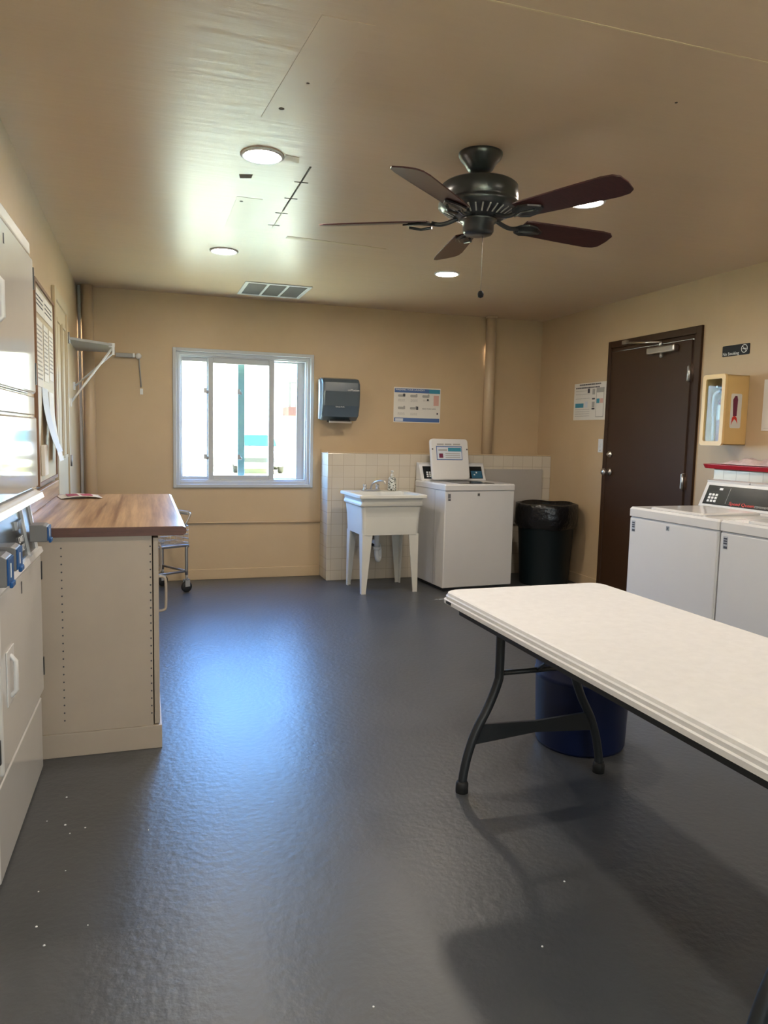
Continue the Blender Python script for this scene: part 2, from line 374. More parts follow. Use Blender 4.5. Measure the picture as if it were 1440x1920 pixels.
g = MB(); g.tube([(XR-.05, 4.93, 2.09), (XR-.05, 4.93, 2.125)], .014, 10); g.tube([(XR-.05, 4.93, 2.12), (XR-.03, 5.40, 2.165)], .008, 8); g.box((XR-.045, 5.38, 2.155), (XR-.02, 5.44, 2.185)); g.build('closer_arm', M['chrome'], cl)
MB().lathe([(.014, 0), (.014, -.03), (.008, -.035)], (XR-.04, 4.93, 2.035), n=12).build('closer_knob', M['steel'], cl)

# closet door / panelled frame on the left wall
D2 = bpy.data.objects.new('door_2', None); C.objects.link(D2); st(D2, 'tan painted closet door on the left wall')
y0, y1 = 4.94, 5.75
g = MB(); g.box((XL, y0, 0), (XL+.022, y0+.07, 2.20)); g.box((XL, y1-.07, 0), (XL+.022, y1, 2.20)); g.box((XL, y0+.07, 2.13), (XL+.022, y1-.07, 2.20)); g.build('door_frame', M['tan'], D2, bevel=.004)
MB().box((XL, y0+.07, .02), (XL+.010, y1-.07, 2.13)).build('door_leaf', M['tan'], D2)
g = MB(); 
for (a, c, e, f2) in ((5.07, 5.33, 1.15, 2.03), (5.38, 5.62, 1.15, 2.03)):
    for p, q in (((a, e), (c, e+.02)), ((a, f2-.02), (c, f2)), ((a, e+.02), (a+.02, f2-.02)), ((c-.02, e+.02), (c, f2-.02))):
        g.box((XL+.010, p[0], p[1]), (XL+.018, q[0], q[1]))
g.build('panel_moulding', M['tan'], D2)
for z in (1.98, 1.12): MB().tube([(XL+.026, y1-.03, z-.04), (XL+.026, y1-.03, z+.04)], .008, 8).build('hinge', M['steel'], D2)

# ---------------------------------------------------------------- ceiling things
def downlight(x, y, lab):
    t = thing('recessed_light', lab, 'ceiling light', (x, y, H), 0, 'round recessed ceiling lights')
    MB().lathe([(.094, 0), (.094, -.004), (.086, -.010), (.074, -.006), (.074, 0)], n=40).build('trim_ring', M['vinyl'], t)
    MB().lathe([(.073, -.002), (.073, -.0065), (.05, -.008), (.001, -.0085)], n=40).build('diffuser', M['emit'], t)
downlight(.505, 3.341, 'lit recessed ceiling light with chipped paint around its ring, larger in view')
downlight(.526, 5.132, 'small round lit recessed ceiling light in front of the ceiling vent')
downlight(2.133, 3.364, 'round lit recessed ceiling light seen beside the right tip of a fan blade')
downlight(2.136, 5.175, 'round lit recessed ceiling light just below the front fan blade, toward the back wall')
downlight(.505, 1.55, 'round lit recessed ceiling light over the front left of the room behind the view')
downlight(2.133, 1.55, 'round lit recessed ceiling light over the front right of the room behind the view')
t = thing('ceiling_vent', 'grey three panel ceiling vent with pale frame near the back wall', 'vent', (1.06, 6.345, H))
g = MB(); g.box((-.27, -.28, -.008), (.27, -.245, 0)); g.box((-.27, .245, -.008), (.27, .28, 0)); g.box((-.27, -.245, -.008), (-.24, .245, 0)); g.box((.24, -.245, -.008), (.27, .245, 0))
g.box((-.09, -.245, -.008), (-.07, .245, 0)); g.box((.07, -.245, -.008), (.09, .245, 0)); g.build('frame', M['vinyl'], t, bevel=.002)
for x in (-.165, 0, .165):
    g = MB(); g.box((x-.074, -.244, -.002), (x+.074, .244, -.0005))
    for k in range(22): g.box((x-.074, -.24+k*.022, -.006), (x+.074, -.232+k*.022, -.002))
    g.build('grille', M['vent'], t)

# ceiling fan
FC = (1.368, 2.983, H)
fan = thing('ceiling_fan', 'black five blade ceiling fan with dark mahogany blades', 'ceiling fan', FC)
MB().lathe([(.092, 0), (.092, -.010), (.086, -.024), (.066, -.045), (.054, -.066), (.040, -.076), (.015, -.080)], n=40).build('canopy', M['fan'], fan)
MB().tube([(0, 0, -.075), (0, 0, -.13)], .0155, 20).build('downrod', M['fan'], fan)
mo = MB().lathe([(.02, -.115), (.10, -.118), (.150, -.126), (.162, -.136), (.164, -.195), (.157, -.203), (.172, -.208), (.172, -.222), (.150, -.238), (.105, -.262), (.07, -.27), (.02, -.27)], n=56).build('motor_housing', M['fan'], fan)
g = MB()
for k in range(30):
    a = 2*PI*k/30; R = Matrix.Rotation(a, 3, 'Z')
    P = [R @ Vector(p) for p in ((.108, -.003, -.259), (.148, -.003, -.2385), (.148, .003, -.2385), (.108, .003, -.259))]
    g.prism(P, (0, 0, -.004))
g.build('vent_ribs', M['greymet'], mo)
MB().lathe([(.030, -.262), (.078, -.266), (.078, -.280), (.066, -.284), (.066, -.318), (.058, -.330), (.020, -.335), (.001, -.335)], n=40).build('switch_housing', M['fan'], fan)
def blade(ang):
    br = MB(); pitch = math.radians(-13)
    R = Matrix.Rotation(ang, 4, 'Z')
    br.tube([R @ Vector(p) for p in smooth_path([(.09, 0, -.262), (.13, 0, -.278), (.165, 0, -.284), (.20, 0, -.278)], 4)], .0095, 10)
    # leaf shaped holder under the blade root
    pr_ = []
    for u, v in ((.185, .010), (.20, .030), (.235, .044), (.28, .036), (.325, .008), (.325, -.008), (.28, -.036), (.235, -.044), (.20, -.030), (.185, -.010)):
        p = Vector((u, v, -.277)); p.z += v*math.tan(pitch); pr_.append(R @ p)
    br.prism(pr_, (0, 0, -.007))
    for v in (-.018, .018):
        br.tube([R @ Vector((.20, v*.6, -.290+v*.2)), R @ Vector((.25, v*1.6, -.290+v*.25)), R @ Vector((.30, v*.6, -.286+v*.2))], .006, 8)
    bo = MB(); pts = []
    hw0, hw1 = .052, .072
    prof = [(.215, -hw0), (.24, -hw0-.004), (.45, -.066), (.62, -hw1), (.665, -hw1+.006), (.688, -hw1+.024), (.694, 0), (.688, hw1-.024), (.665, hw1-.006), (.62, hw1), (.45, .066), (.24, hw0+.004), (.215, hw0)]
    for u, v in prof:
        p = Vector((u, v, -.2735 + v*math.tan(pitch) + u*.0)); pts.append(R @ p)
    bo.prism(pts, (0, 0, .006))
    o = bo.build('blade', M['blade'], fan, bevel=.0015); br.build('blade_bracket', M['fan'], o)
for k in range(5): blade(math.radians(-65 + 72*k))
pc = MB(); pc.tube([(.022, -.0, -.333), (.022, 0, -.57)], .0013, 6); pc.build('pull_chain', M['steel'], fan)
MB().lathe([(.001, -.560), (.010, -.565), (.014, -.575), (.012, -.588), (.001, -.592)], (.022, 0, 0), n=14).build('chain_knob', M['black'], fan)

# ---------------------------------------------------------------- pipes
tag(MB().tube([(-.415, 6.79, 0.0), (-.425, 6.79, H)], .047, 24).build('drain_pipe', M['pipe']), 'thick tan painted vertical pipe in the back left corner', 'pipe')
tag(MB().tube([(-.492, 6.83, 0.0), (-.492, 6.83, H)], .013, 12).build('thin_pipe', M['whitemet']), 'thin whitish pipe in the corner left of the thick pipe', 'pipe')
t = thing('vent_pipe', 'tan painted vertical pipe standing on the tiled ledge near the back right corner', 'pipe', (3.292, 6.795, TZ))
MB().tube([(0, 0, 0), (.004, 0, H-TZ-.001)], .05, 24).build('pipe', M['pipe'], t)
MB().lathe([(.057, 0), (.057, -.018)], (.004, 0, H-TZ), n=24).build('collar', M['pipe'], t)

# ---------------------------------------------------------------- corner shelf bracket upper left
t = thing('wall_shelf', 'grey painted corner shelf on diagonal white brace rods, high in the left corner', 'shelf', (-.51, 6.3, 2.0))
b = MB(); b.prism([(0.0, -.42, -.012), (.30, -.10, -.012), (.30, .42, -.012), (.0, .42, -.012)], (0, 0, .02)); b.build('board', M['greymet'], t, bevel=.002)
g = MB(); g.box((.295, -.10, -.075), (.312, -.06, .012)); g.box((.27, -.105, -.02), (.315, -.095, .012)); g.build('bracket', M['vinyl'], t)
MB().tube([(.30, -.08, -.02), (.012, -.30, -.455)], .0085, 10).build('brace_rod', M['vinyl'], t)
MB().tube([(.30, -.08, -.065), (.012, .05, -.32)], .007, 10).build('brace_rod', M['vinyl'], t)
MB().box((0, -.32, -.49), (.014, -.28, -.43)).build('wall_plate', M['vinyl'], t)
MB().box((0, .03, -.35), (.014, .07, -.29)).build('wall_plate', M['vinyl'], t)
t = thing('wall_rail', 'short grey rail with round white end disc and hanging rod on the back wall', 'rail', (-.12, YB, 1.985))
MB().box((-.09, -.04, -.02), (.05, 0, .014)).build('rail', M['greymet'], t, bevel=.002)
MB().box((.05, -.045, -.018), (.066, 0, .016)).build('end_cap', M['vinyl'], t)
MB().lathe([(.024, 0), (.026, -.02), (.020, -.035), (.006, -.038)], (.095, -.0, -.004), 'y', 20).build('end_disc', M['vinyl'], t)
MB().tube([(.10, -.03, -.028), (.115, -.012, -.27)], .006, 8).build('hanging_rod', M['greymet'], t)
MB().box((.105, -.012, -.33), (.13, 0, -.28)).build('wall_clip', M['vinyl'], t)

# ---------------------------------------------------------------- notice board with papers on left wall
t = thing('notice_board', 'notice board with brown frame hung on the left wall above the counter', 'notice board', (XL, 4.52, 1.07))
MB().box((0, -.42, .0), (.010, .38, 1.0)).build('board', M['tan'], t)
g = MB(); g.box((.0, -.44, -.018), (.018, .40, 0)); g.box((0, -.44, 1.0), (.018, .40, 1.018)); g.box((0, -.44, 0), (.018, -.42, 1.0)); g.box((0, .38, 0), (.018, .40, 1.0)); g.build('frame', M['cork'], t)
def wall_sheet(y0, y1, z0, z1, lab, curl=0.0, mt=None, rows=10, head=False):
    N = 8; b = MB(); A, B = [], []
    for i in range(N+1):
        f = i/N; z = z1-(z1-z0)*f; x = XL+.0115+curl*f*f
        A.append([Vector((x, y0, z)), Vector((x, y1, z))]); 
    for i in range(N):
        a0, a1 = A[i]; c0, c1 = A[i+1]; d = Vector((.001, 0, 0))
        b.loft([[a0, a1, a1+d, a0+d], [c0, c1, c1+d, c0+d]])
    o = b.build('paper_notice', mt or M['paper'])
    tag(o, lab, 'paper notice', 'papers pinned to the notice board')
    g = MB()
    if not curl:
        lines(g, (XL+.0125, y0+.02, z1-.03), (0, 1, 0), (0, 0, 1), y1-y0-.02, rows, .008, .014, .85, .0006, (1, 0, 0))
        g.build('printed_lines', M['ink'] if not head else M['inkd'], o)
    return o
wall_sheet(4.12, 4.46, 1.93, 2.05, 'wide white notice with dark headline at the top of the notice board', 0, M['paper'], 3, True)
wall_sheet(4.47, 4.86, 1.93, 2.05, 'boxed notice at the top right corner of the notice board', 0, M['paper'], 3, True)
wall_sheet(4.12, 4.38, 1.56, 1.90, 'white printed list nearest the stacked dryers on the notice board', 0, rows=13)
wall_sheet(4.42, 4.62, 1.60, 1.90, 'narrow white printed sheet in the middle of the notice board', 0, rows=11)
wall_sheet(4.66, 4.86, 1.62, 1.90, 'white printed sheet at the far edge of the notice board', 0, rows=10)
wall_sheet(4.30, 4.56, 1.22, 1.56, 'bluish sheet curling off the lower half of the notice board', .07, M['paper2'])
wall_sheet(4.60, 4.82, 1.16, 1.55, 'long white sheet curling away at the lower far part of the board', .05, M['paper'])
o = MB().box((XL+.0105, 4.20, 1.10), (XL+.03, 4.34, 1.26)).build('flyer_holder', M['paper'], bevel=.003)
tag(o, 'small white flyer holder low on the notice board', 'flyer holder')

# ---------------------------------------------------------------- stacked dryers in the left wall
SX = -.385
def stack(y0, y1, lab, far):
    t = thing('stacked_dryer', lab, 'dryer', (SX-.004-(3.108-(y0+y1)/2)*.024, (y0+y1)/2, 0), -.024, 'stacked white dryers along the left wall')
    hw = (y1-y0)/2-.003; D_ = -.72
    b = MB(); b.box((D_, -hw, 0.0), (-.020, hw, .89)); b.box((D_, -hw, .89), (-.055, hw, 1.09)); b.box((D_, -hw, 1.09), (-.020, hw, 2.03)); b.build('body', M['dryer_trim'], t)
    MB().box((-.020, -hw, .30), (-.006, hw, .89)).build('front_frame', M['dryer_trim'], t, bevel=.003)
    MB().box((-.019, -hw, .008), (.0, hw, .292)).build('bottom_panel', M['dryer'], t, bevel=.004)
    d = MB().box((-.006, -hw+.03, .325), (.012, hw-.012, .865)).build('lower_door', M['dryer'], t, bevel=.008)
    g = MB(); g.box((.012, -.31, .51), (.016, -.20, .68)); g.tube([(.014, -.26, .53), (.030, -.26, .55), (.030, -.26, .64), (.014, -.26, .66)], .008, 8)
    g.build('handle', M['whitemet'], d, bevel=.003)
    MB().box((.0125, -.03, .80), (.0135, -.02, .84)).build('keyhole', M['inkd'], d)
    for z in (.42, .80): MB().box((-.012, hw-.012, z-.035), (.014, hw+.001, z+.035)).build('hinge', M['blacksteel'], d)
    # upper door
    MB().box((-.020, -hw, 1.985), (-.0, hw, 2.03)).build('top_panel', M['dryer_trim'], t, bevel=.006)
    d = MB().box((-.020, -hw+.01, 1.475), (.010, hw-.012, 1.972)).build('upper_door', M['dryer'], t, bevel=.008)
    g = MB(); g.box((.010, -.35, 1.62), (.016, -.295, 1.79)); g.tube([(.014, -.32, 1.64), (.034, -.32, 1.66), (.034, -.32, 1.76), (.014, -.32, 1.78)], .008, 8); g.build('handle', M['whitemet'], d, bevel=.002)
    MB().box((.0105, -.15, 1.90), (.0115, -.14, 1.93)).build('keyhole', M['inkd'], d)
    for z in (1.55, 1.90): MB().box((-.012, hw-.012, z-.04), (.012, hw+.001, z+.04)).build('hinge', M['blacksteel'], d)
    MB().box((-.020, -hw, 1.395), (.002, hw, 1.465)).build('middle_band', M['dryer'], t, bevel=.004)
    MB().box((-.020, -hw, 1.125), (.008, hw, 1.387)).build('middle_panel', M['dryer'], t, bevel=.006)
    g = MB(); g.prism([(-.02, -hw, 1.085), (.028, -hw, 1.085), (.022, -hw, 1.105), (-.02, -hw, 1.12)], (0, 2*hw, 0)); g.build('ledge', M['whitemet'], t)
    # sloping control panel under the ledge
    g = MB().prism([(-.055, -hw+.03, 1.085), (-.030, -hw+.03, 1.085), (.000, -hw+.03, .893), (-.055, -hw+.03, .893)], (0, 2*hw-.06, 0)); cp = g.build('control_panel', M['panelblack'], t)
    for yy in (-hw+.012, .19-.0, hw-.05):
        MB().prism([(-.055, yy, 1.085), (-.020, yy, 1.085), (.008, yy, .893), (-.055, yy, .893)], (0, .012, 0)).build('divider', M['whitemet'], t)
    ang = math.atan2(.030, .192)
    for i, s_ in enumerate(('CARD', 'ONLY')):
        text('lettering', s_, .032, M['white'], cp, (-.0065+.0045*i, .07, .952-.030*i), (PI/2-.12, 0, PI/2))
    g = MB()
    for k in range(3): g.box((-.028+.0, .06+.03*k, 1.0), (-.010, .08+.03*k, 1.03))
    g.build('coin_slot', M['steel'], cp)
    g = MB().prism([(-.03, -hw, .875), (.020, -hw, .875), (.014, -hw, .893), (-.03, -hw, .897)], (0, 2*hw, 0)); g.build('lower_ledge', M['whitemet'], t)
    for (cy, z0, z1) in (((.335 if far else .33) - .22*0, .94, 1.005),):
        pass
    return t
stack(2.288, 3.108, 'white stacked dryer next to the wood topped counter', True)
stack(1.462, 2.282, 'white stacked dryer nearest the camera, cut by the left edge', False)
def card_reader(y, z0, z1, x0, lab):
    t = thing('card_reader', lab, 'card reader', (x0, y, z0), 0, 'card readers on the stacked dryers')
    h = z1-z0
    MB().prism([(0, -.045, 0), (.058, -.045, 0), (.058, -.045, h*.9), (.045, -.045, h), (0, -.045, h)], (0, .09, 0)).build('housing', M['cardgrey'], t, bevel=.003)
    MB().box((.058, -.043, .004), (.062, .043, h*.88)).build('face', M['cardblue'], t, bevel=.001)
    MB().box((.062, -.012, h*.25), (.0635, -.004, h*.7)).build('stripe', M['white'], t)
    MB().box((.060, -.026, -.006), (.069, .026, .009)).build('card_slot', M['cardblue'], t, bevel=.003)
card_reader(2.90, .945, 1.005, -.384, 'grey card reader with blue face beside the wood countertop')
card_reader(2.32, .945, 1.015, -.399, 'middle grey card reader with blue face on the dryers')
card_reader(2.19, .925, 1.010, -.403, 'grey card reader with blue face nearest the left edge')

# ---------------------------------------------------------------- base cabinet and worktop
t = thing('base_cabinet', 'cream painted base cabinet with peg holes in its end panel under the wood worktop', 'cabinet', (-.2, 3.19, 0))
CW = .255
b = MB(); b.box((XL+.2+.014, 0, .10), (CW-.022, 1.58, .915)); b.build('body', M['cream'], t, bevel=.002)
b = MB(); b.box((XL+.2+.014, -.004, 0), (CW+.012, 1.56, .10)); b.build('plinth', M['cream'], t, bevel=.002)
for k in range(23):
    for xx in (-.115, .226): MB().lathe([(.0034, 0), (.0034, -.0012)], (xx, 0, .155+k*.0325), 'y', 8).build('peg_hole', M['inkd'], t)
for k in range(3):
    y0 = .004+k*.525
    d = MB().box((CW-.018, y0, .105), (CW+.004, y0+.515, .905)).build('door', M['cream'], t, bevel=.003)
    g = MB(); hy = y0+(.06 if k != 1 else .45)
    g.tube(smooth_path([(CW+.004, hy, .73), (CW+.028, hy, .725), (CW+.034, hy, .70), (CW+.034, hy, .61), (CW+.028, hy, .585), (CW+.004, hy, .58)], 4), .006, 10)
    g.build('handle', M['cream'], d)
t = thing('worktop', 'butcher block patterned laminate countertop with brown front edge', 'countertop', (-.17, 3.17, .917))
b = MB(); pr_ = [(XL+.17+.002, 0, 0), (.325, 0, 0), (.338, 0, .006), (.342, 0, .019), (.338, 0, .032), (.325, 0, .038), (XL+.17+.002, 0, .038)]
b.m(M['wood']).prism(pr_, (0, 1.63, 0)); b.build('top', None, t)
MB().prism([(p[0]*1.0, -.0012, p[2]) for p in pr_[:5]] + [(.325, -.0012, .0365), (XL+.17+.002, -.0012, .0365)], (0, .001, 0)).build('edge_band', M['woodedge'], t)
b = MB(); b.box((XL+.17+.013, .0, .0385), (XL+.17+.033, 1.63, .125)); b.build('backsplash', M['wood'], t, bevel=.004)
o = thing('folded_leaflet', 'pink and white folded leaflet lying at the back of the counter', 'leaflet', (-.345, 4.56, .9560), .2)
b = MB(); N = 6
for k in range(N):
    f0, f1 = k/N, (k+1)/N; zf = lambda f: .002+.012*math.sin(PI*f)
    b.loft([[(-.11+.22*f0, -.09, zf(f0)), (-.11+.22*f0, .09, zf(f0)), (-.11+.22*f0, .09, zf(f0)+.003), (-.11+.22*f0, -.09, zf(f0)+.003)], [(-.11+.22*f1, -.09, zf(f1)), (-.11+.22*f1, .09, zf(f1)), (-.11+.22*f1, .09, zf(f1)+.003), (-.11+.22*f1, -.09, zf(f1)+.003)]])
b.build('cover', M['paper'], o)
M['magred'] = mat('crimson_print', (.35, .04, .09), .5, var=.3, vscale=20)
MB().box((-.07, -.07, .0155), (-.01, .06, .0175)).build('printed_panel', M['magred'], o); MB().box((.005, -.08, .0155), (.06, .05, .0175)).build('printed_panel', M['magred'], o)

# ---------------------------------------------------------------- laundry cart behind the counter
t = thing('laundry_cart', 'small grey metal wire laundry cart behind the far end of the counter', 'cart', (.34, 6.33, 0), math.radians(211))
LX, LY = .50, .36     # local x runs away from the visible corner, local y sideways
fr = MB()
fr.tube(smooth_path([(0, 0, .15), (0, 0, .36), (.0, .0, .385), (.02, 0, .40), (LX, 0, .40)], 4), .013, 12)
fr.tube(smooth_path([(0, -LY, .15), (0, -LY, .36), (.0, -LY, .385), (.02, -LY, .40), (LX, -LY, .40)], 4), .013, 12)
fr.tube([(LX, 0, .40), (LX, 0, .12)], .013, 12); fr.tube([(LX, -LY, .40), (LX, -LY, .12)], .013, 12)
fr.tube([(0, 0, .18), (LX, 0, .18)], .009); fr.tube([(0, -LY, .18), (LX, -LY, .18)], .009); fr.tube([(0, 0, .18), (0, -LY, .18)], .009); fr.tube([(LX, 0, .18), (LX, -LY, .18)], .009)
fr.build('frame', M['steel'], t)
g = MB()
def wirebox(g, x0, x1, y0, y1, z0, z1, n=9, m=7, k=4):
    for j in range(k+1):
        z = z0+(z1-z0)*j/k
        for a, b2 in (((x0, y0), (x1, y0)), ((x1, y0), (x1, y1)), ((x1, y1), (x0, y1)), ((x0, y1), (x0, y0))): g.tube([(*a, z), (*b2, z)], .0022 if j < k else .004, 6)
    for i in range(n+1):
        x = x0+(x1-x0)*i/n
        g.tube([(x, y0, z1), (x, y0, z0), (x, y1, z0), (x, y1, z1)], .0016, 5)
    for i in range(1, m):
        y = y0+(y1-y0)*i/m; g.tube([(x0, y, z1), (x0, y, z0), (x1, y, z0), (x1, y, z1)], .0016, 5)
wirebox(g, -.02, LX, -LY, 0, .42, .56); g.build('wire_basket', M['chrome'], t)
g = MB(); g.tube(smooth_path([(.0, -.02, .56), (-.05, -.02, .65), (-.055, -.05, .66), (-.055, -LY+.05, .66), (-.05, -LY+.02, .65), (0, -LY+.02, .56)], 3), .008, 10); g.build('handle_frame', M['chrome'], t)
MB().tube([(-.056, -.04, .662), (-.056, -LY+.04, .662)], .017, 14).build('handle_grip', M['greymet'], t)
for x, y in ((0, 0), (0, -LY), (LX, 0), (LX, -LY)):
    w_ = MB(); w_.tube([(x, y, .155), (x, y, .11)], .010, 10); w_.box((x-.022, y-.019, .05), (x+.022, y-.015, .112)); w_.box((x-.022, y+.015, .05), (x+.022, y+.019, .112)); w_.box((x-.022, y-.019, .105), (x+.022, y+.019, .112))
    c_ = w_.build('caster', M['greymet'], t); MB().lathe([(.01, -.012), (.045, -.012), (.048, 0), (.045, .012), (.01, .012)], (x, y, .048), 'y', 20).build('wheel', M['rubber'], c_)

# ---------------------------------------------------------------- paper towel dispenser
t = thing('paper_towel_dispenser', 'smoky grey blue paper towel dispenser on the back wall beside the window', 'dispenser', (1.74, YB, 1.46))
g = MB(); g.loft([rrect(-.165, .165, .02, .385, .03, 0), rrect(-.165, .165, .02, .385, .03, -.04)]); g.build('back_shell', M['whitemet'], t)
# side profile: depth grows toward the top, front cover tapered at the bottom
rings = []
for x, s in ((-.178, .92), (-.172, .98), (-.155, 1), (.155, 1), (.172, .98), (.178, .92)):
    pr_ = [(-.04, .02), (-.10, .015), (-.165, .05), (-.205, .15), (-.215, .28), (-.205, .36), (-.17, .395), (-.10, .408), (-.04, .408)]
    rings.append([Vector((x, -.04+(p[0]+.04)*s, .21+(p[1]-.21)*s)) for p in pr_])
g = MB().loft(rings, True, False); cv = g.build('cover', M['smoke'], t, bevel=.012, seg=3)
g = MB().loft([[Vector((-.1795, y, z)) for y, z in ((-.03, .03), (-.075, .03), (-.085, .10), (-.10, .22), (-.095, .34), (-.075, .39), (-.03, .39))], [Vector((-.174, y, z)) for y, z in ((-.03, .03), (-.075, .03), (-.085, .10), (-.10, .22), (-.095, .34), (-.075, .39), (-.03, .39))]]); g.build('side_window', M['paper'], t)
MB().box((-.10, -.165, .0), (.10, -.06, .022)).build('outlet', M['black'], t, bevel=.004)
MB().box((-.10, -.17, -.008), (.11, -.145, .008)).build('tear_bar', M['chrome'], t)
text('lettering', 'enMotion', .028, M['white'], cv, (.055, -.218, .285), (PI/2, 0, 0))
text('lettering', 'Georgia-Pacific', .014, M['white'], cv, (-.055, -.207, .135), (PI/2, 0, 0))
# ---------------------------------------------------------------- laundry poster on the back wall
t = thing('laundry_poster', 'white laminated laundry poster with blue header and footer on the back wall', 'poster', (2.557, YB, 1.647))
MB().loft([rrect(-.243, .243, -.169, .169, .006, 0), rrect(-.243, .243, -.169, .169, .006, -.003)]).build('sheet', M['paper'], t)
MB().box((-.236, -.004, .118), (.236, -.003, .158)).build('header', M['inkb'], t)
MB().box((.12, -.0045, .118), (.236, -.004, .158)).build('header_end', M['inkt'], t)
MB().box((-.236, -.004, -.161), (.236, -.003, -.124)).build('footer', M['inkb'], t)
MB().box((-.225, -.0045, -.157), (-.145, -.004, -.130)).build('footer_logo', M['paper2'], t)
text('lettering', 'WASHING YOUR LAUNDRY', .023, M['white'], t, (-.228, -.0045, .138), (PI/2, 0, 0), .0003, xs=1.05)
text('lettering', 'NEED MORE INFO?', .017, M['inkd'], t, (.052, -.0035, -.038), (PI/2, 0, 0), .0003)
for (lx, lz, lw, lr, lh, lg) in ((-.22, .131, .2, 1, .005, .004), (-.20, .055, .09, 3, .003, .006), (-.07, .055, .09, 3, .003, .006), (-.20, -.075, .09, 3, .003, .006), (-.07, -.075, .09, 3, .003, .006), (.06, .055, .09, 2, .003, .006)):
    g = MB(); lines(g, (lx, -.003, lz), (1, 0, 0), (0, 0, 1), lw, lr, lh, lg); g.build('printed_lines', M['ink'], t)
for cx_, cz_ in ((-.155, .088), (-.03, .088), (.095, .088), (-.155, -.03), (-.03, -.03)):
    g = MB(); g.prism(rrect(cx_-.045, cx_+.03, cz_-.012, cz_+.012, .01, -.003), (0, -.0008, 0)); g.lathe([(.010, 0), (.010, -.001)], (cx_+.02, -.003, cz_+.012), 'y', 10); g.build('washer_drawing', M['ink'], t)
g = MB(); g.box((-.150+.0, -.0042, .082), (-.128, -.003, .108)); g.box((-.03+.02, -.0042, -.045), (0.01, -.003, -.012)); g.box((.10, -.0042, .045), (.118, -.003, .064)); g.box((.205, -.0042, -.085), (.22, -.003, -.068)); g.build('dark_figures', M['inkd'], t)
MB().box((.17, -.0038, .0), (.225, -.003, .10)).build('pink_box', M['inkp'], t)

# ---------------------------------------------------------------- utility sink
t = thing('utility_sink', 'white plastic utility sink on four tapered legs against the tiled wall', 'sink', (2.0, 6.16, 0), math.radians(2))
def rr3(hx, hy, r, z, k=5): return rrect(-hx, hx, -hy, hy, r, z, k, 'xy')
b = MB()
rings = [rr3(.255, .225, .03, .505), rr3(.262, .235, .03, .66), rr3(.270, .245, .03, .745), rr3(.284, .262, .03, .757), rr3(.284, .262, .03, .770), rr3(.278, .255, .03, .79), rr3(.280, .262, .03, .822), rr3(.305, .292, .02, .824), rr3(.305, .292, .02, .845), rr3(.300, .286, .02, .849)]
inner = [rr3(.262, .215, .03, .845), rr3(.252, .205, .03, .80), rr3(.22, .18, .05, .54), rr3(.02, .02, .01, .535)]
R = rings + [[Vector((p.x, p.y-.035, p.z)) for p in rg] for rg in inner]
b.loft(R); b.build('basin', M['plastic_w'], t, smooth=False)
for sx in (-1, 1):
    for sy in (-1, 1):
        l = MB(); x1, y1 = sx*.255, sy*.222
        def sec(z, wx): 
            return [Vector((x1, y1, z)), Vector((x1-sx*wx, y1, z)), Vector((x1-sx*wx, y1-sy*.012, z)), Vector((x1-sx*.012, y1-sy*.012, z)), Vector((x1-sx*.012, y1-sy*wx, z)), Vector((x1, y1-sy*wx, z))]
        l.loft([sec(0, .040), sec(.02, .040), sec(.50, .088), sec(.512, .088)]); l.build('leg', M['plastic_w'], t)
MB().tube([(-.04, 0.02, .54), (-.04, .02, .35)], .022, 14).build('drain_tailpiece', M['vinyl'], t)
MB().tube(smooth_path([(-.04, .02, .40), (-.04, .02, .30), (-.02, .04, .245), (.01, .08, .27), (.01, .10, .36), (.01, .20, .38), (.01, .38, .38)], 4), .020, 14).build('p_trap', M['vinyl'], t)
MB().lathe([(.028, 0), (.028, .03), (.030, .032), (.030, .0)], (-.04, .02, .34), n=16).build('slip_nut', M['vinyl'], t)
for x in (-.16, .05):
    MB().tube(smooth_path([(x, .30, .80), (x-.02, .32, .55), (x, .36, .36), (x, .39, .33)], 4), .006, 8).build('supply_hose', M['steel'], t)
    MB().tube([(x, .36, .33), (x, .405, .33)], .014, 10).build('shutoff_valve', M['blacksteel'], t)
f = MB(); f.prism([(-.115, .20, .849), (.055, .20, .849), (.055, .262, .849), (-.115, .262, .849)], (0, 0, .012)); f.build('faucet_base', M['chrome'], t, bevel=.004)
MB().tube(smooth_path([(-.03, .23, .858), (-.03, .22, .90), (-.01, .16, .935), (.03, .10, .945), (.045, .08, .938), (.048, .075, .922)], 5), [.010]*26 if False else .009, 12).build('spout', M['chrome'], t)
for x in (-.09, .03):
    MB().lathe([(.018, 0), (.016, .015), (.010, .02), (.016, .028), (.018, .042), (.010, .05), (.001, .051)], (x, .232, .860), n=14).build('tap_handle', M['chrome'], t)
# soap bottle
t = thing('soap_bottle', 'patterned pump soap bottle standing on the back rim of the sink', 'soap bottle', (2.165, 6.405, .849))
def bottle_mat():
    m = bpy.data.materials.new('black_white_pattern'); m.use_nodes = True; tt = m.node_tree; b_ = tt.nodes['Principled BSDF']
    n = nd(tt, 'ShaderNodeTexVoronoi', Scale=75.0); tcn = nd(tt, 'ShaderNodeTexCoord'); r = nd(tt, 'ShaderNodeValToRGB'); r.color_ramp.interpolation = 'CONSTANT'
    r.color_ramp.elements[0].color = (.04, .045, .03, 1); r.color_ramp.elements[1].position = .42; r.color_ramp.elements[1].color = (.62, .62, .54, 1)
    tt.links.new(tcn.outputs['Object'], n.inputs['Vector']); tt.links.new(n.outputs['Distance'], r.inputs[0]); tt.links.new(r.outputs[0], b_.inputs['Base Color']); b_.inputs['Roughness'].default_value = .3; return m
MB().lathe([(.036, 0), (.039, .006), (.040, .03), (.037, .09), (.034, .11), (.022, .126), (.014, .132)], n=28).build('bottle', bottle_mat(), t)
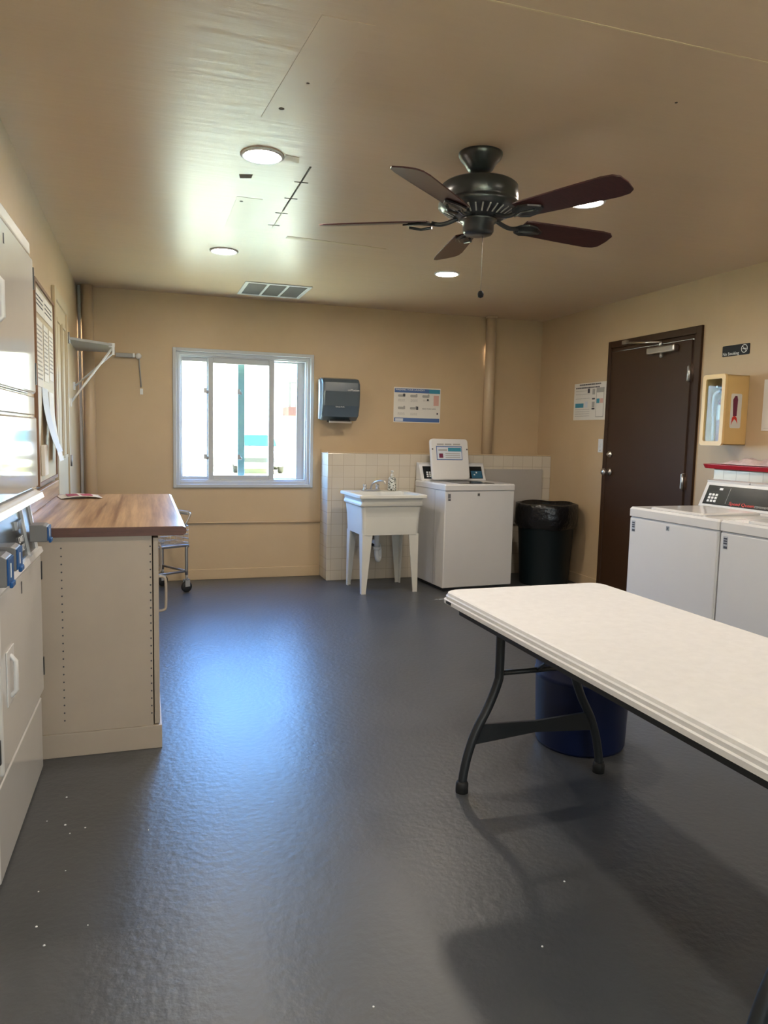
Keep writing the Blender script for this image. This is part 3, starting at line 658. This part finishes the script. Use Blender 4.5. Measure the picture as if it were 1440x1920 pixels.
MB().lathe([(.013, .130), (.013, .148), (.006, .150), (.006, .168), (.012, .172), (.012, .182), (.002, .184)], n=18).build('pump', M['plastic_w'], t)
MB().tube([(0, 0, .177), (0, -.035, .172)], .005, 8).build('pump_nozzle', M['plastic_w'], t)

# ---------------------------------------------------------------- top loading washers
def washer(lab, loc, rz, lid_open=False, panel_text=True, W=.69, group=None, blue=False):
    t = thing('washing_machine', lab, 'washing machine', loc, rz, group)
    hw = W/2; Dp = .63
    b = MB(); b.box((-hw, 0.004, .03), (hw, Dp, .885)); b.build('cabinet', M['whitemet'], t, bevel=.006)
    MB().box((-hw+.02, .02, 0), (hw-.02, Dp-.02, .03)).build('base', M['blacksteel'], t)
    fp = MB().box((-hw+.004, -.004, .035), (hw-.004, .006, .878)).build('front_panel', M['whitemet'], t, bevel=.004)
    MB().box((-hw-.0008, .20, .04), (-hw-.0, .205, .88)).build('side_seam', M['ink'], t)
    MB().box((-.012-.02, -.0055, .838), (.012-.02, -.004, .862)).build('lock', M['steel'], fp); MB().box((-.023, -.0065, .844), (-.017, -.0055, .856)).build('keyhole', M['inkd'], fp)
    g = MB(); g.box((-hw+.022, -.005, .798), (-hw+.052, -.004, .862)); g.build('sticker', M['silver'], fp)
    g = MB()
    for r_ in range(3): g.box((-hw+.026, -.0058, .846-r_*.012), (-hw+.048, -.005, .854-r_*.012))
    g.box((-hw+.028, -.0058, .800), (-hw+.05, -.005, .812)); g.build('sticker_print', M['inkd'], fp)
    tp = MB(); tp.loft([rrect(-hw-.004, hw+.004, -.008, Dp, .012, .888, 4, 'xy'), rrect(-hw-.004, hw+.004, -.008, Dp, .012, .930, 4, 'xy'), rrect(-hw+.004, hw-.004, .0, Dp-.004, .012, .942, 4, 'xy')]); tp.build('top', M['topenamel'], t)
    lx0, lx1 = -.21, .21
    if lid_open:
        MB().box((-.17, .06, .9425), (.17, .40, .9445)).build('tub_opening', M['panelblack'], t)
        lid = MB(); th = math.radians(78)
        R = Matrix.Rotation(th, 3, 'X'); hz = Vector((0, .42, .952))
        def P(x, d, h): return hz + Matrix.Rotation(-0.0, 3, 'X') @ Vector((x, d*math.cos(th)+h*math.sin(th)*-1, d*math.sin(th)+h*math.cos(th)))
        def ring(h, ins): return [P(p.x, p.y, h) for p in rrect(-.27+ins, .12-ins, ins, .385-ins, .03, 0, 4, 'xy')]
        LX_ = -.075
        lid.loft([ring(-.02, 0), ring(.0, 0), ring(.008, .008)]); lo = lid.build('lid', M['whitemet'], t)
        L = MB(); L.loft([ring(.008, .02), ring(.0085, .02)])
        def strip(x0, x1, d0, d1, h0, h1, nm, mt):
            g = MB(); x0 += LX_; x1 += LX_; a = [P(x0, d0, h0), P(x1, d0, h0), P(x1, d1, h0), P(x0, d1, h0)]; c = [P(x0, d0, h1), P(x1, d0, h1), P(x1, d1, h1), P(x0, d1, h1)]
            g.loft([a, c]); return g.build(nm, mt, lo)
        strip(-.14, .125, .185, .315, .008, .0095, 'instruction_label', M['inkb']); strip(-.134, .119, .192, .306, .0095, .0102, 'label_face', M['paper2'])
        strip(-.02, .115, .265, .300, .0102, .0108, 'label_band', M['inkt']); strip(-.12, -.03, .270, .285, .0102, .0108, 'label_heading', M['ink']); 
        strip(-.115, -.075, .205, .245, .0102, .011, 'label_figure', M['inkv'])
        for k in range(3): strip(-.05, .10, .205+.018*k, .211+.018*k, .0102, .0106, 'label_line', M['ink'])
        for k, (a, c) in enumerate(((-.13, -.06), (-.05, .02), (.035, .11))): strip(a, c, .325, .338, .008, .0092, 'heading_print', M['ink'])
        for x in (-.178, .178): strip(x-.006, x+.006, .28, .292, .008, .012, 'bumper', M['inkd'])
    else:
        lid = MB(); lid.loft([rrect(lx0, lx1, .02, .44, .03, .9425, 4, 'xy'), rrect(lx0, lx1, .02, .44, .03, .950, 4, 'xy'), rrect(lx0+.01, lx1-.01, .03, .43, .03, .955, 4, 'xy')]); lo = lid.build('lid', M['topenamel'], t)
    # control console: white shell with sloping black face
    x0, x1 = -hw+.005, hw-.005; yb = Dp
    b = MB(); b.prism([(x0, .505, .942), (x0, .57, 1.088), (x0, .565, 1.10), (x0, yb, 1.105), (x0, yb, .942)], (x1-x0, 0, 0)); cs = b.build('console', M['whitemet'], t, bevel=.004)
    sl = Vector((0, .065, .146)).normalized(); nn = Vector((0, -.146, .065)).normalized(); o0 = Vector((0, .505, .942))
    def Q(x, d, h): return Vector((x, 0, 0)) + o0 + sl*d + nn*h
    def plate(xa, xb, da, db, h0, h1, nm, mt, par):
        g = MB(); g.loft([[Q(xa, da, h0), Q(xb, da, h0), Q(xb, db, h0), Q(xa, db, h0)], [Q(xa, da, h1), Q(xb, da, h1), Q(xb, db, h1), Q(xa, db, h1)]]); return g.build(nm, mt, par)
    fc = plate(x0+.03, x1-.03, .018, .140, 0, .003, 'control_face', M['panelblack'], cs)
    g = MB()
    for i in range(3):
        for j in range(3):
            xa = x0+.060+.026*i; da = .032+.020*j
            g.loft([[Q(xa, da, .003), Q(xa+.017, da, .003), Q(xa+.017, da+.014, .003), Q(xa, da+.014, .003)], [Q(xa, da, .006), Q(xa+.017, da, .006), Q(xa+.017, da+.014, .006), Q(xa, da+.014, .006)]])
    g.build('buttons', M['white'], fc)
    plate(x0+.125, x0+.150, .112, .126, .003, .0045, 'display', M['white'], fc)
    if blue: plate(x1-.15, x1-.035, .022, .095, .003, .004, 'blue_label', M['screen'], fc); plate(x1-.10, x1-.085, .07, .085, .004, .0045, 'label_dot', M['white'], fc); plate(x1-.125, x1-.11, .05, .062, .004, .0045, 'label_dot', M['white'], fc)
    rx = math.atan2(.146, .065)
    if panel_text:
        p = Q(x0+.235, .026, .0032); text('lettering', 'Speed Queen', .027, M['redink'], fc, p, (rx, 0, 0), .0004, xs=1.25)
        p = Q(x0+.42, .026, .0032); text('lettering', 'commercial', .027, M['ink'], fc, p, (rx, 0, 0), .0004)
        plate(x0+.205, x0+.207, .03, .13, .003, .0036, 'divider_line', M['ink'], fc)
    g = MB().lathe([(.007, 0), (.007, -.003)], (x0+.33, .57, 1.096), 'y', 12).build('lock', M['inkd'], cs)
    return t
wz = math.radians(4)
WB = washer('white top loading washing machine with its lid open beside the utility sink', (2.476+.345*math.cos(wz), 5.884+.345*math.sin(wz), 0), wz, True, False, .69, 'white top loading washing machines', True)
wr = math.radians(-90+2.6)
def wpos(k): 
    y = 3.764-.349-.702*k; x = 2.79+.0175+.034*k
    return (x, y, 0)
for k, lab in enumerate(('white top loading washing machine nearest the brown door, lid shut', 'white top loading washing machine at the right edge of the picture, lid shut')):
    washer(lab, wpos(k), wr, False, True, .69, 'white top loading washing machines').scale.z = 1.016

# ---------------------------------------------------------------- grey board behind the washer
tag(MB().box((3.17, TY-.016, .50), (3.80, TY, 1.045)).build('grey_board', M['lightgrey'], bevel=.002), 'flat pale grey board fixed on the tiles behind the trash bin', 'board')

# ---------------------------------------------------------------- bins
def ringc(cx_, cy_, rx_, ry_, z, n=40, sq=.0, wob=0, ph=0):
    P = []
    for i in range(n):
        a = 2*PI*i/n; c, s = math.cos(a), math.sin(a)
        k = 1/(max(abs(c), abs(s))**sq) if sq else 1
        w_ = 1+wob*math.sin(7*a+ph)+wob*.6*math.sin(13*a+2*ph)
        P.append(Vector((cx_+rx_*c*k*w_, cy_+ry_*s*k*w_, z+wob*.5*math.sin(5*a+ph))))
    return P
t = thing('trash_bin', 'dark green trash bin with black liner in the back right corner', 'trash bin', (3.585, 6.08, 0))
b = MB(); b.loft([ringc(0, 0, .222, .222, 0), ringc(0, 0, .226, .226, .02), ringc(0, 0, .258, .258, .60), ringc(0, 0, .262, .262, .605), ringc(0, 0, .264, .264, .70), ringc(0, 0, .278, .278, .705), ringc(0, 0, .280, .280, .735), ringc(0, 0, .262, .262, .735), ringc(0, 0, .255, .255, .65), ringc(0, 0, .21, .21, .03)], True, True); b.build('bin_body', M['green'], t)
b = MB(); b.loft([ringc(0, 0, .266, .266, .53, wob=.015, ph=1), ringc(0, 0, .286, .286, .565, wob=.02, ph=2), ringc(0, 0, .290, .290, .64, wob=.014, ph=.5), ringc(0, 0, .288, .288, .72, wob=.008), ringc(0, 0, .286, .286, .752, wob=.006), ringc(0, 0, .268, .268, .758, wob=.01), ringc(0, 0, .250, .250, .70, wob=.02), ringc(0, 0, .22, .22, .55, wob=.05, ph=2), ringc(0, 0, .12, .12, .45, wob=.08)], False, True); b.build('liner', M['bag'], t)
t = thing('trash_barrel', 'round navy blue trash barrel standing under the folding table', 'trash bin', (1.862, 2.785, 0))
b = MB(); b.loft([ringc(0, 0, .190, .190, 0), ringc(0, 0, .196, .196, .015), ringc(0, 0, .205, .205, .30), ringc(0, 0, .211, .211, .305), ringc(0, 0, .211, .211, .325), ringc(0, 0, .206, .206, .33), ringc(0, 0, .214, .214, .60), ringc(0, 0, .228, .228, .605), ringc(0, 0, .228, .228, .635), ringc(0, 0, .21, .21, .635), ringc(0, 0, .20, .20, .5), ringc(0, 0, .18, .18, .02)], True, True); b.build('barrel', M['blue'], t)
for s in (-1, 1): MB().tube(smooth_path([(s*.225, -.04, .56), (s*.25, -.035, .56), (s*.255, 0, .56), (s*.25, .035, .56), (s*.225, .04, .56)], 4), .009, 8).build('handle', M['blue'], t)

# ---------------------------------------------------------------- folding table
t = thing('folding_table', 'long white plastic folding table with dark steel wishbone legs', 'table', (1.505, 1.79, 0), math.radians(.8))
hx, hy, ZT = .373, .905, .745
b = MB(); R = [rrect(-hx+.010, hx-.010, -hy+.010, hy-.010, .055, ZT-.048, 6, 'xy'), rrect(-hx, hx, -hy, hy, .06, ZT-.044, 6, 'xy'), rrect(-hx, hx, -hy, hy, .06, ZT-.030, 6, 'xy'), rrect(-hx+.006, hx-.006, -hy+.006, hy-.006, .058, ZT-.027, 6, 'xy'), rrect(-hx+.006, hx-.006, -hy+.006, hy-.006, .058, ZT-.016, 6, 'xy'), rrect(-hx+.010, hx-.010, -hy+.010, hy-.010, .056, ZT-.012, 6, 'xy'), rrect(-hx+.013, hx-.013, -hy+.013, hy-.013, .055, ZT-.003, 6, 'xy'), rrect(-hx+.020, hx-.020, -hy+.020, hy-.020, .052, ZT, 6, 'xy')]
b.loft(R); tt_ = b.build('tabletop', M['table'], t)
MB().box((-hx-.0015, hy-.115, ZT-.041), (-hx+.002, hy-.070, ZT-.030)).build('badge', M['blacksteel'], tt_)
b = MB()
for sx in (-1, 1): b.box((sx*(hx-.045)-.012, -hy+.12, ZT-.078), (sx*(hx-.045)+.012, hy-.12, ZT-.049))
b.build('rail', M['blacksteel'], t)
MB().box((-hx+.06, hy-.55, ZT-.060), (hx-.06, hy-.14, ZT-.049)).build('latch_plate', M['blacksteel'], t)
def leg_frame(y, sgn, ox=-.042):
    for sx in (-1, 1):
        pts = [(ox+sx*.165, y-.0, .69), (ox+sx*.165, y, .47), (ox+sx*.170, y, .42), (ox+sx*.205, y, .33), (ox+sx*.255, y, .235), (ox+sx*.285, y, .15), (ox+sx*.302, y, .07), (ox+sx*.306, y, .02)]
        l = MB().tube(smooth_path(pts, 5), .0175, 12).build('leg', M['blacksteel'], t)
        MB().lathe([(.024, 0), (.024, .035), (.019, .045)], (ox+sx*.306, y, 0), n=16).build('foot_cap', M['rubber'], l)
    MB().tube([(ox-.165, y, .455), (ox+.165, y, .455)], .0105, 10).build('crossbar', M['blacksteel'], t)
    MB().loft([[Vector((ox-.262, y-.006, .185)), Vector((ox-.262, y+.006, .185)), Vector((ox-.255, y+.006, .262)), Vector((ox-.255, y-.006, .262))], [Vector((ox, y-.006, .205)), Vector((ox, y+.006, .205)), Vector((ox, y+.006, .250)), Vector((ox, y-.006, .250))], [Vector((ox+.262, y-.006, .185)), Vector((ox+.262, y+.006, .185)), Vector((ox+.255, y+.006, .262)), Vector((ox+.255, y-.006, .262))]]).build('stretcher', M['blacksteel'], t)
    MB().tube([(ox, y, .455), (ox, y-sgn*.30, .68)], .008, 8).build('brace', M['blacksteel'], t)
    MB().lathe([(.030, -.003), (.033, 0), (.030, .003), (.027, 0)], (ox+.16, y-sgn*.02, .47), 'y', 20, cap=False).build('lock_ring', M['steel'], t)
leg_frame(.69, 1); leg_frame(-.69, -1)

# ---------------------------------------------------------------- right wall things
t = thing('instruction_poster', 'white instruction poster with phone pictures left of the brown door', 'poster', (XR, 5.95, 1.70))
MB().box((-.003, -.262, -.169), (0, .247, .169)).build('sheet', M['paper'], t)
# on this wall, the picture's left is +y
g = MB(); lines(g, (-.003, .16, .160), (0, -1, 0), (0, 0, 1), .36, 1, .013, .01, .95, .0006, (-1, 0, 0)); lines(g, (-.003, .22, .132), (0, -1, 0), (0, 0, 1), .40, 1, .012, .01, .95, .0006, (-1, 0, 0)); g.build('heading_print', M['inkd'], t)
g = MB()
for z in (.10, .07, .03, -.07, -.09, -.11, -.13): lines(g, (-.003, .22, z), (0, -1, 0), (0, 0, 1), .26, 1, .004, .01, .9, .0006, (-1, 0, 0))
g.build('printed_lines', M['ink'], t)
MB().box((-.004, .085, -.055), (-.003, .22, -.015)).build('teal_box', M['inkt'], t)
MB().box((-.004, .02, -.055), (-.003, .065, .0)).build('grey_picture', M['paper2'], t)
MB().box((-.004, -.01, .075), (-.003, .025, .115)).build('device_picture', M['inkd'], t)
ph = MB().box((-.0045, -.235, -.145), (-.003, -.115, .118)).build('phone_picture', M['ink'], t)
MB().box((-.005, -.228, -.138), (-.0045, -.122, .075)).build('phone_screen', M['paper'], ph); MB().box((-.0055, -.170, -.02), (-.005, -.125, .02)).build('phone_tile', M['inkt'], ph); MB().box((-.0055, -.225, -.02), (-.005, -.178, .02)).build('phone_tile', M['inkp'], ph)
for z in (.015, -.075): MB().box((-.004, -.095, z), (-.003, -.05, z+.014)).build('black_mark', M['inkd'], t)
for z in (.085, -.03): MB().box((-.004, -.092, z-.025), (-.003, -.052, z+.025)).build('code_picture', M['ink'], t)
t = thing('light_switch', 'small white light switch at the left edge of the brown door', 'light switch', (XR, 5.73, 1.30))
MB().box((-.006, -.035, -.06), (0, .035, .06)).build('plate', M['vinyl'], t, bevel=.002); MB().box((-.014, -.006, -.012), (-.006, .006, .012)).build('toggle', M['vinyl'], t); MB().lathe([(.004, 0), (.004, -.002)], (-.006, 0, -.042), 'x', 8).build('screw', M['inkd'], t)
t = thing('no_smoking_sign', 'small black no smoking sign high on the wall right of the door', 'sign', (XR, 4.198, 1.987))
MB().loft([rrect(-.124, .124, -.037, .037, .008, 0, 4, 'yz'), rrect(-.124, .124, -.037, .037, .008, -.004, 4, 'yz')]).build('plate', M['black'], t)
text('lettering', 'No Smoking', .030, M['white'], t, (-.0045, .118, -.030), (PI/2, 0, -PI/2), .0004)
g = MB(); cy_, cz_ = -.078, .004
for k in range(28):
    a0, a1 = 2*PI*k/28, 2*PI*(k+1)/28
    p = [Vector((-.004, cy_+r*math.cos(a), cz_+r*math.sin(a))) for r, a in ((.028, a0), (.028, a1), (.024, a1), (.024, a0))]; g.prism(p, (-.001, 0, 0))
g.box((-.005, cy_-.026, cz_-.0015), (-.004, cy_+.026, cz_+.0015), Matrix.Rotation(math.radians(45), 3, 'X')); g.box((-.005, cy_-.018, cz_-.003), (-.004, cy_+.016, cz_+.001))
g.build('no_smoking_symbol', M['white'], t)
# extinguisher cabinet
t = thing('extinguisher_cabinet', 'cream yellow fire extinguisher cabinet on the right wall right of the door', 'fire extinguisher cabinet', (XR, 4.155, 1.57))
y0, y1, z0, z1, xd = -.105, .105, -.24, .24, -.19
b = MB(); w_ = .008
b.box((xd, y0+.006, z0+.006), (0, y0+.006+w_, z1-.006)); b.box((xd, y1-.006-w_, z0+.006), (0, y1-.006, z1-.006)); b.box((xd, y0+.006, z1-.014), (0, y1-.006, z1-.006)); b.box((xd, y0+.006, z0+.006), (0, y1-.006, z0+.014)); b.box((-.006, y0+.006, z0+.006), (0, y1-.006, z1-.006)); b.build('box', M['yellowside'], t, bevel=.004)
b = MB(); o_ = rrect(y0, y1, z0, z1, .022, xd, 5, 'yz'); i_ = rrect(y0+.030, y1-.030, z0+.030, z1-.030, .012, xd, 5, 'yz'); d = Vector((-.016, 0, 0))
b.loft([o_, [p+d for p in o_], [p+d for p in i_], i_, o_], False); b.build('front_frame', M['yellow'], t)
MB().box((xd-.006, y0+.028, z0+.028), (xd-.004, y1-.028, z1-.028)).build('pane', M['plexi'], t)
MB().loft([rrect(-.16, -.04, -.13, .12, .01, y0+.005, 4, 'xz'), rrect(-.16, -.04, -.13, .12, .01, y0+.006, 4, 'xz')]).build('sticker', M['yellowside'], t)
g = MB(); yy = y0+.0042
def side(pts, nm, mt):
    MB().prism([Vector((x, yy+.0008, z)) for x, z in pts], (0, -.0012, 0)).build(nm, mt, t)
MB().loft([rrect(-.145, -.055, -.12, .11, .012, y0+.0046, 4, 'xz'), rrect(-.145, -.055, -.12, .11, .012, y0+.005, 4, 'xz')]).build('sticker_border', M['paper'], t)
side([(-.122, -.04), (-.128, .07), (-.112, .095), (-.096, .095), (-.088, .07), (-.092, -.04)], 'extinguisher_symbol', M['inkv'])
side([(-.135, -.10), (-.128, -.05), (-.11, -.035), (-.09, -.05), (-.082, -.09), (-.095, -.07), (-.11, -.06), (-.125, -.08)], 'extinguisher_symbol', M['redink'])
t = thing('fire_extinguisher', 'fire extinguisher with white hose inside the yellow cabinet', 'fire extinguisher', (XR-.10, 4.150, 1.345))
M['exred'] = mat('dark_red_enamel', (.22, .06, .09), .25)
MB().lathe([(.050, 0), (.053, .01), (.053, .25), (.045, .29), (.018, .315), (.016, .34)], n=24).build('cylinder', M['exred'], t)
MB().lathe([(.0545, .16), (.0545, .26)], n=24, cap=False).build('label', M['silver'], t)
MB().box((-.05, -.012, .34), (.02, .012, .37)).build('valve', M['black'], t, bevel=.004)
MB().box((-.085, -.008, .375), (.01, .008, .39)).build('lever', M['silver'], t, bevel=.002)
MB().tube(smooth_path([(-.045, .01, .36), (-.07, .035, .33), (-.062, .052, .26), (-.05, .055, .15), (-.05, .05, .02)], 5), .008, 10).build('hose', M['vinyl'], t)
o = MB().box((XR-.004, 3.62, 1.434), (XR, 3.925, 1.769)).build('paper_sign', M['paper']); tag(o, 'blank looking white paper sign cut by the right edge, above the washers', 'paper sign')
MB().box((XR-.005, 3.64, 1.45), (XR-.004, 3.905, 1.452)).build('printed_line', M['ink'], o)
# red board on the ledge with cloth
b = MB(); pts = [(3.56, 1.0, TZ+.030), (3.56, 4.02, TZ+.030)] + [(3.56+.30*(1-math.cos(a)), 4.02+.16*math.sin(a), TZ+.030) for a in [PI/2*k/8 for k in range(1, 9)]] + [(3.88, 1.0, TZ+.030)]
low = [(p[0]+.012, p[1]-.008, TZ+.001) for p in pts]
tag(MB().loft([[Vector(p) for p in low], [Vector(p) for p in pts]]).build('red_shelf_board', M['red'], bevel=.003), 'red shelf board with tapered end lying on the tiled ledge above the right washers', 'shelf board')
b = MB(); n1, n2 = 40, 14
vs = [[None]*(n2+1) for _ in range(n1+1)]
for i in range(n1+1):
    for j in range(n2+1):
        u, v = i/n1, j/n2; y = 3.98-.75*u+.02*math.sin(9*v); x = 3.60+.24*v+.015*math.sin(14*u)
        e_ = min(1, 6*min(u, 1-u))*min(1, 5*min(v, 1-v)); z = TZ+.0335+e_*(.012+.022*abs(math.sin(11*u+5*v)*math.cos(7*v-4*u)) + .012*abs(math.sin(23*u-9*v)))
        vs[i][j] = b.bm.verts.new((x, y, z))
for i in range(n1):
    for j in range(n2): b._f([vs[i][j], vs[i+1][j], vs[i+1][j+1], vs[i][j+1]], True)
o = b.build('folded_cloth', M['cloth']); so_ = o.modifiers.new('s', 'SOLIDIFY'); so_.thickness = .002; so_.offset = 1
tag(o, 'rumpled pinkish white cloth lying on the red shelf board', 'cloth')

# ---------------------------------------------------------------- specks on the floor
g = MB()
for x, y in ((-.279, 2.825), (-.327, 2.662), (-.265, 2.619), (-.199, 2.582), (-.245, 2.557), (-.238, 2.333), (-.303, 2.243), (-.288, 2.077), (-.259, 1.991), (-.156, 2.045), (.005, 2.508), (1.002, 1.62), (1.217, 1.86), (.507, 1.547)):
    r = random.uniform(.002, .0045)
    g.lathe([(r, 0), (r*.8, .0016), (.0003, .002)], (x, y, .0002), n=7)
tag(g.build('lint_specks', M['white']), 'tiny white lint specks scattered on the dark floor near the dryers', 'lint', None, 'stuff')

# ---------------------------------------------------------------- outside
st(MB().box((-30, 7.2, -.35), (60, 75, -.15)).build('ground_back', M['concrete']), 'pale ground outside the back window')
st(MB().box((-30, -30, -.35), (34, -1.75, -.15)).build('ground_front', M['concrete']), 'pale ground outside the front window')
t = thing('neighbour_building', 'white stucco apartment building with railed balcony seen through the window', 'building', (8.2, 33, -.15))
b = MB(); b.box((-20, 0, 0), (12, 3, 4.5)); b.build('wall', M['stucco'], t)
b = MB(); b.box((-20.4, -.6, 4.5), (12.4, 3.4, 4.8)); b.build('roof', M['stucco'], t)
b = MB(); b.box((-2.25, -1.4, 2.25), (3.2, 0, 2.62)); b.build('balcony_slab', M['brickred'], t)
g = MB(); g.box((-2.25, -1.4, 3.60), (3.2, -1.33, 3.68))
for k in range(20): g.box((-2.24+k*.28, -1.39, 2.62), (-2.15+k*.28, -1.33, 3.60))
g.build('railing', M['blacksteel'], t)
t = thing('parked_car', 'white parked car with teal windshield seen through the window', 'car', (4.0, 26.8, -.15), math.radians(-6))
def carsec(y, z, hw, zb=.28): return [Vector((-hw, y, zb)), Vector((hw, y, zb)), Vector((hw, y, z*.72+zb*.28)), Vector((hw*.93, y, z)), Vector((-hw*.93, y, z)), Vector((-hw, y, z*.72+zb*.28))]
MB().loft([carsec(-.05, .62, .72), carsec(0.03, .78, .83), carsec(.25, .86, .90), carsec(1.25, .98, .92), carsec(3.6, 1.0, .92), carsec(4.3, .95, .88), carsec(4.45, .7, .80)]).build('body', M['car'], t, bevel=.05, seg=3)
cab = MB().loft([[Vector(p) for p in ((-.80, 1.15, .95), (.80, 1.15, .95), (.80, 3.9, .98), (-.80, 3.9, .98))], [Vector(p) for p in ((-.62, 1.85, 1.45), (.62, 1.85, 1.45), (.60, 3.3, 1.45), (-.60, 3.3, 1.45))]]).build('cabin', M['car'], t, bevel=.05, seg=3)
MB().loft([[Vector(p) for p in ((-.70, 1.17, 1.0), (.70, 1.17, 1.0), (.58, 1.76, 1.40), (-.58, 1.76, 1.40))], [Vector(p) for p in ((-.70, 1.15, 1.01), (.70, 1.15, 1.01), (.58, 1.74, 1.41), (-.58, 1.74, 1.41))]]).build('windshield', M['carglass'], cab)
MB().box((-.55, -.07, .42), (.55, -.03, .60)).build('grille', M['blacksteel'], t, bevel=.02)
for s in (-1, 1): MB().box((s*.60-.12, -.02, .60), (s*.60+.12, .06, .72)).build('headlight', M['silver'], t, bevel=.03)
for s in (-1, 1):
    for y in (.85, 3.55):
        MB().lathe([(.12, -.10), (.30, -.10), (.32, -.05), (.32, .05), (.30, .10), (.12, .10)], (s*.82, y, .32), 'x', 28).build('wheel', M['rubber'], t)
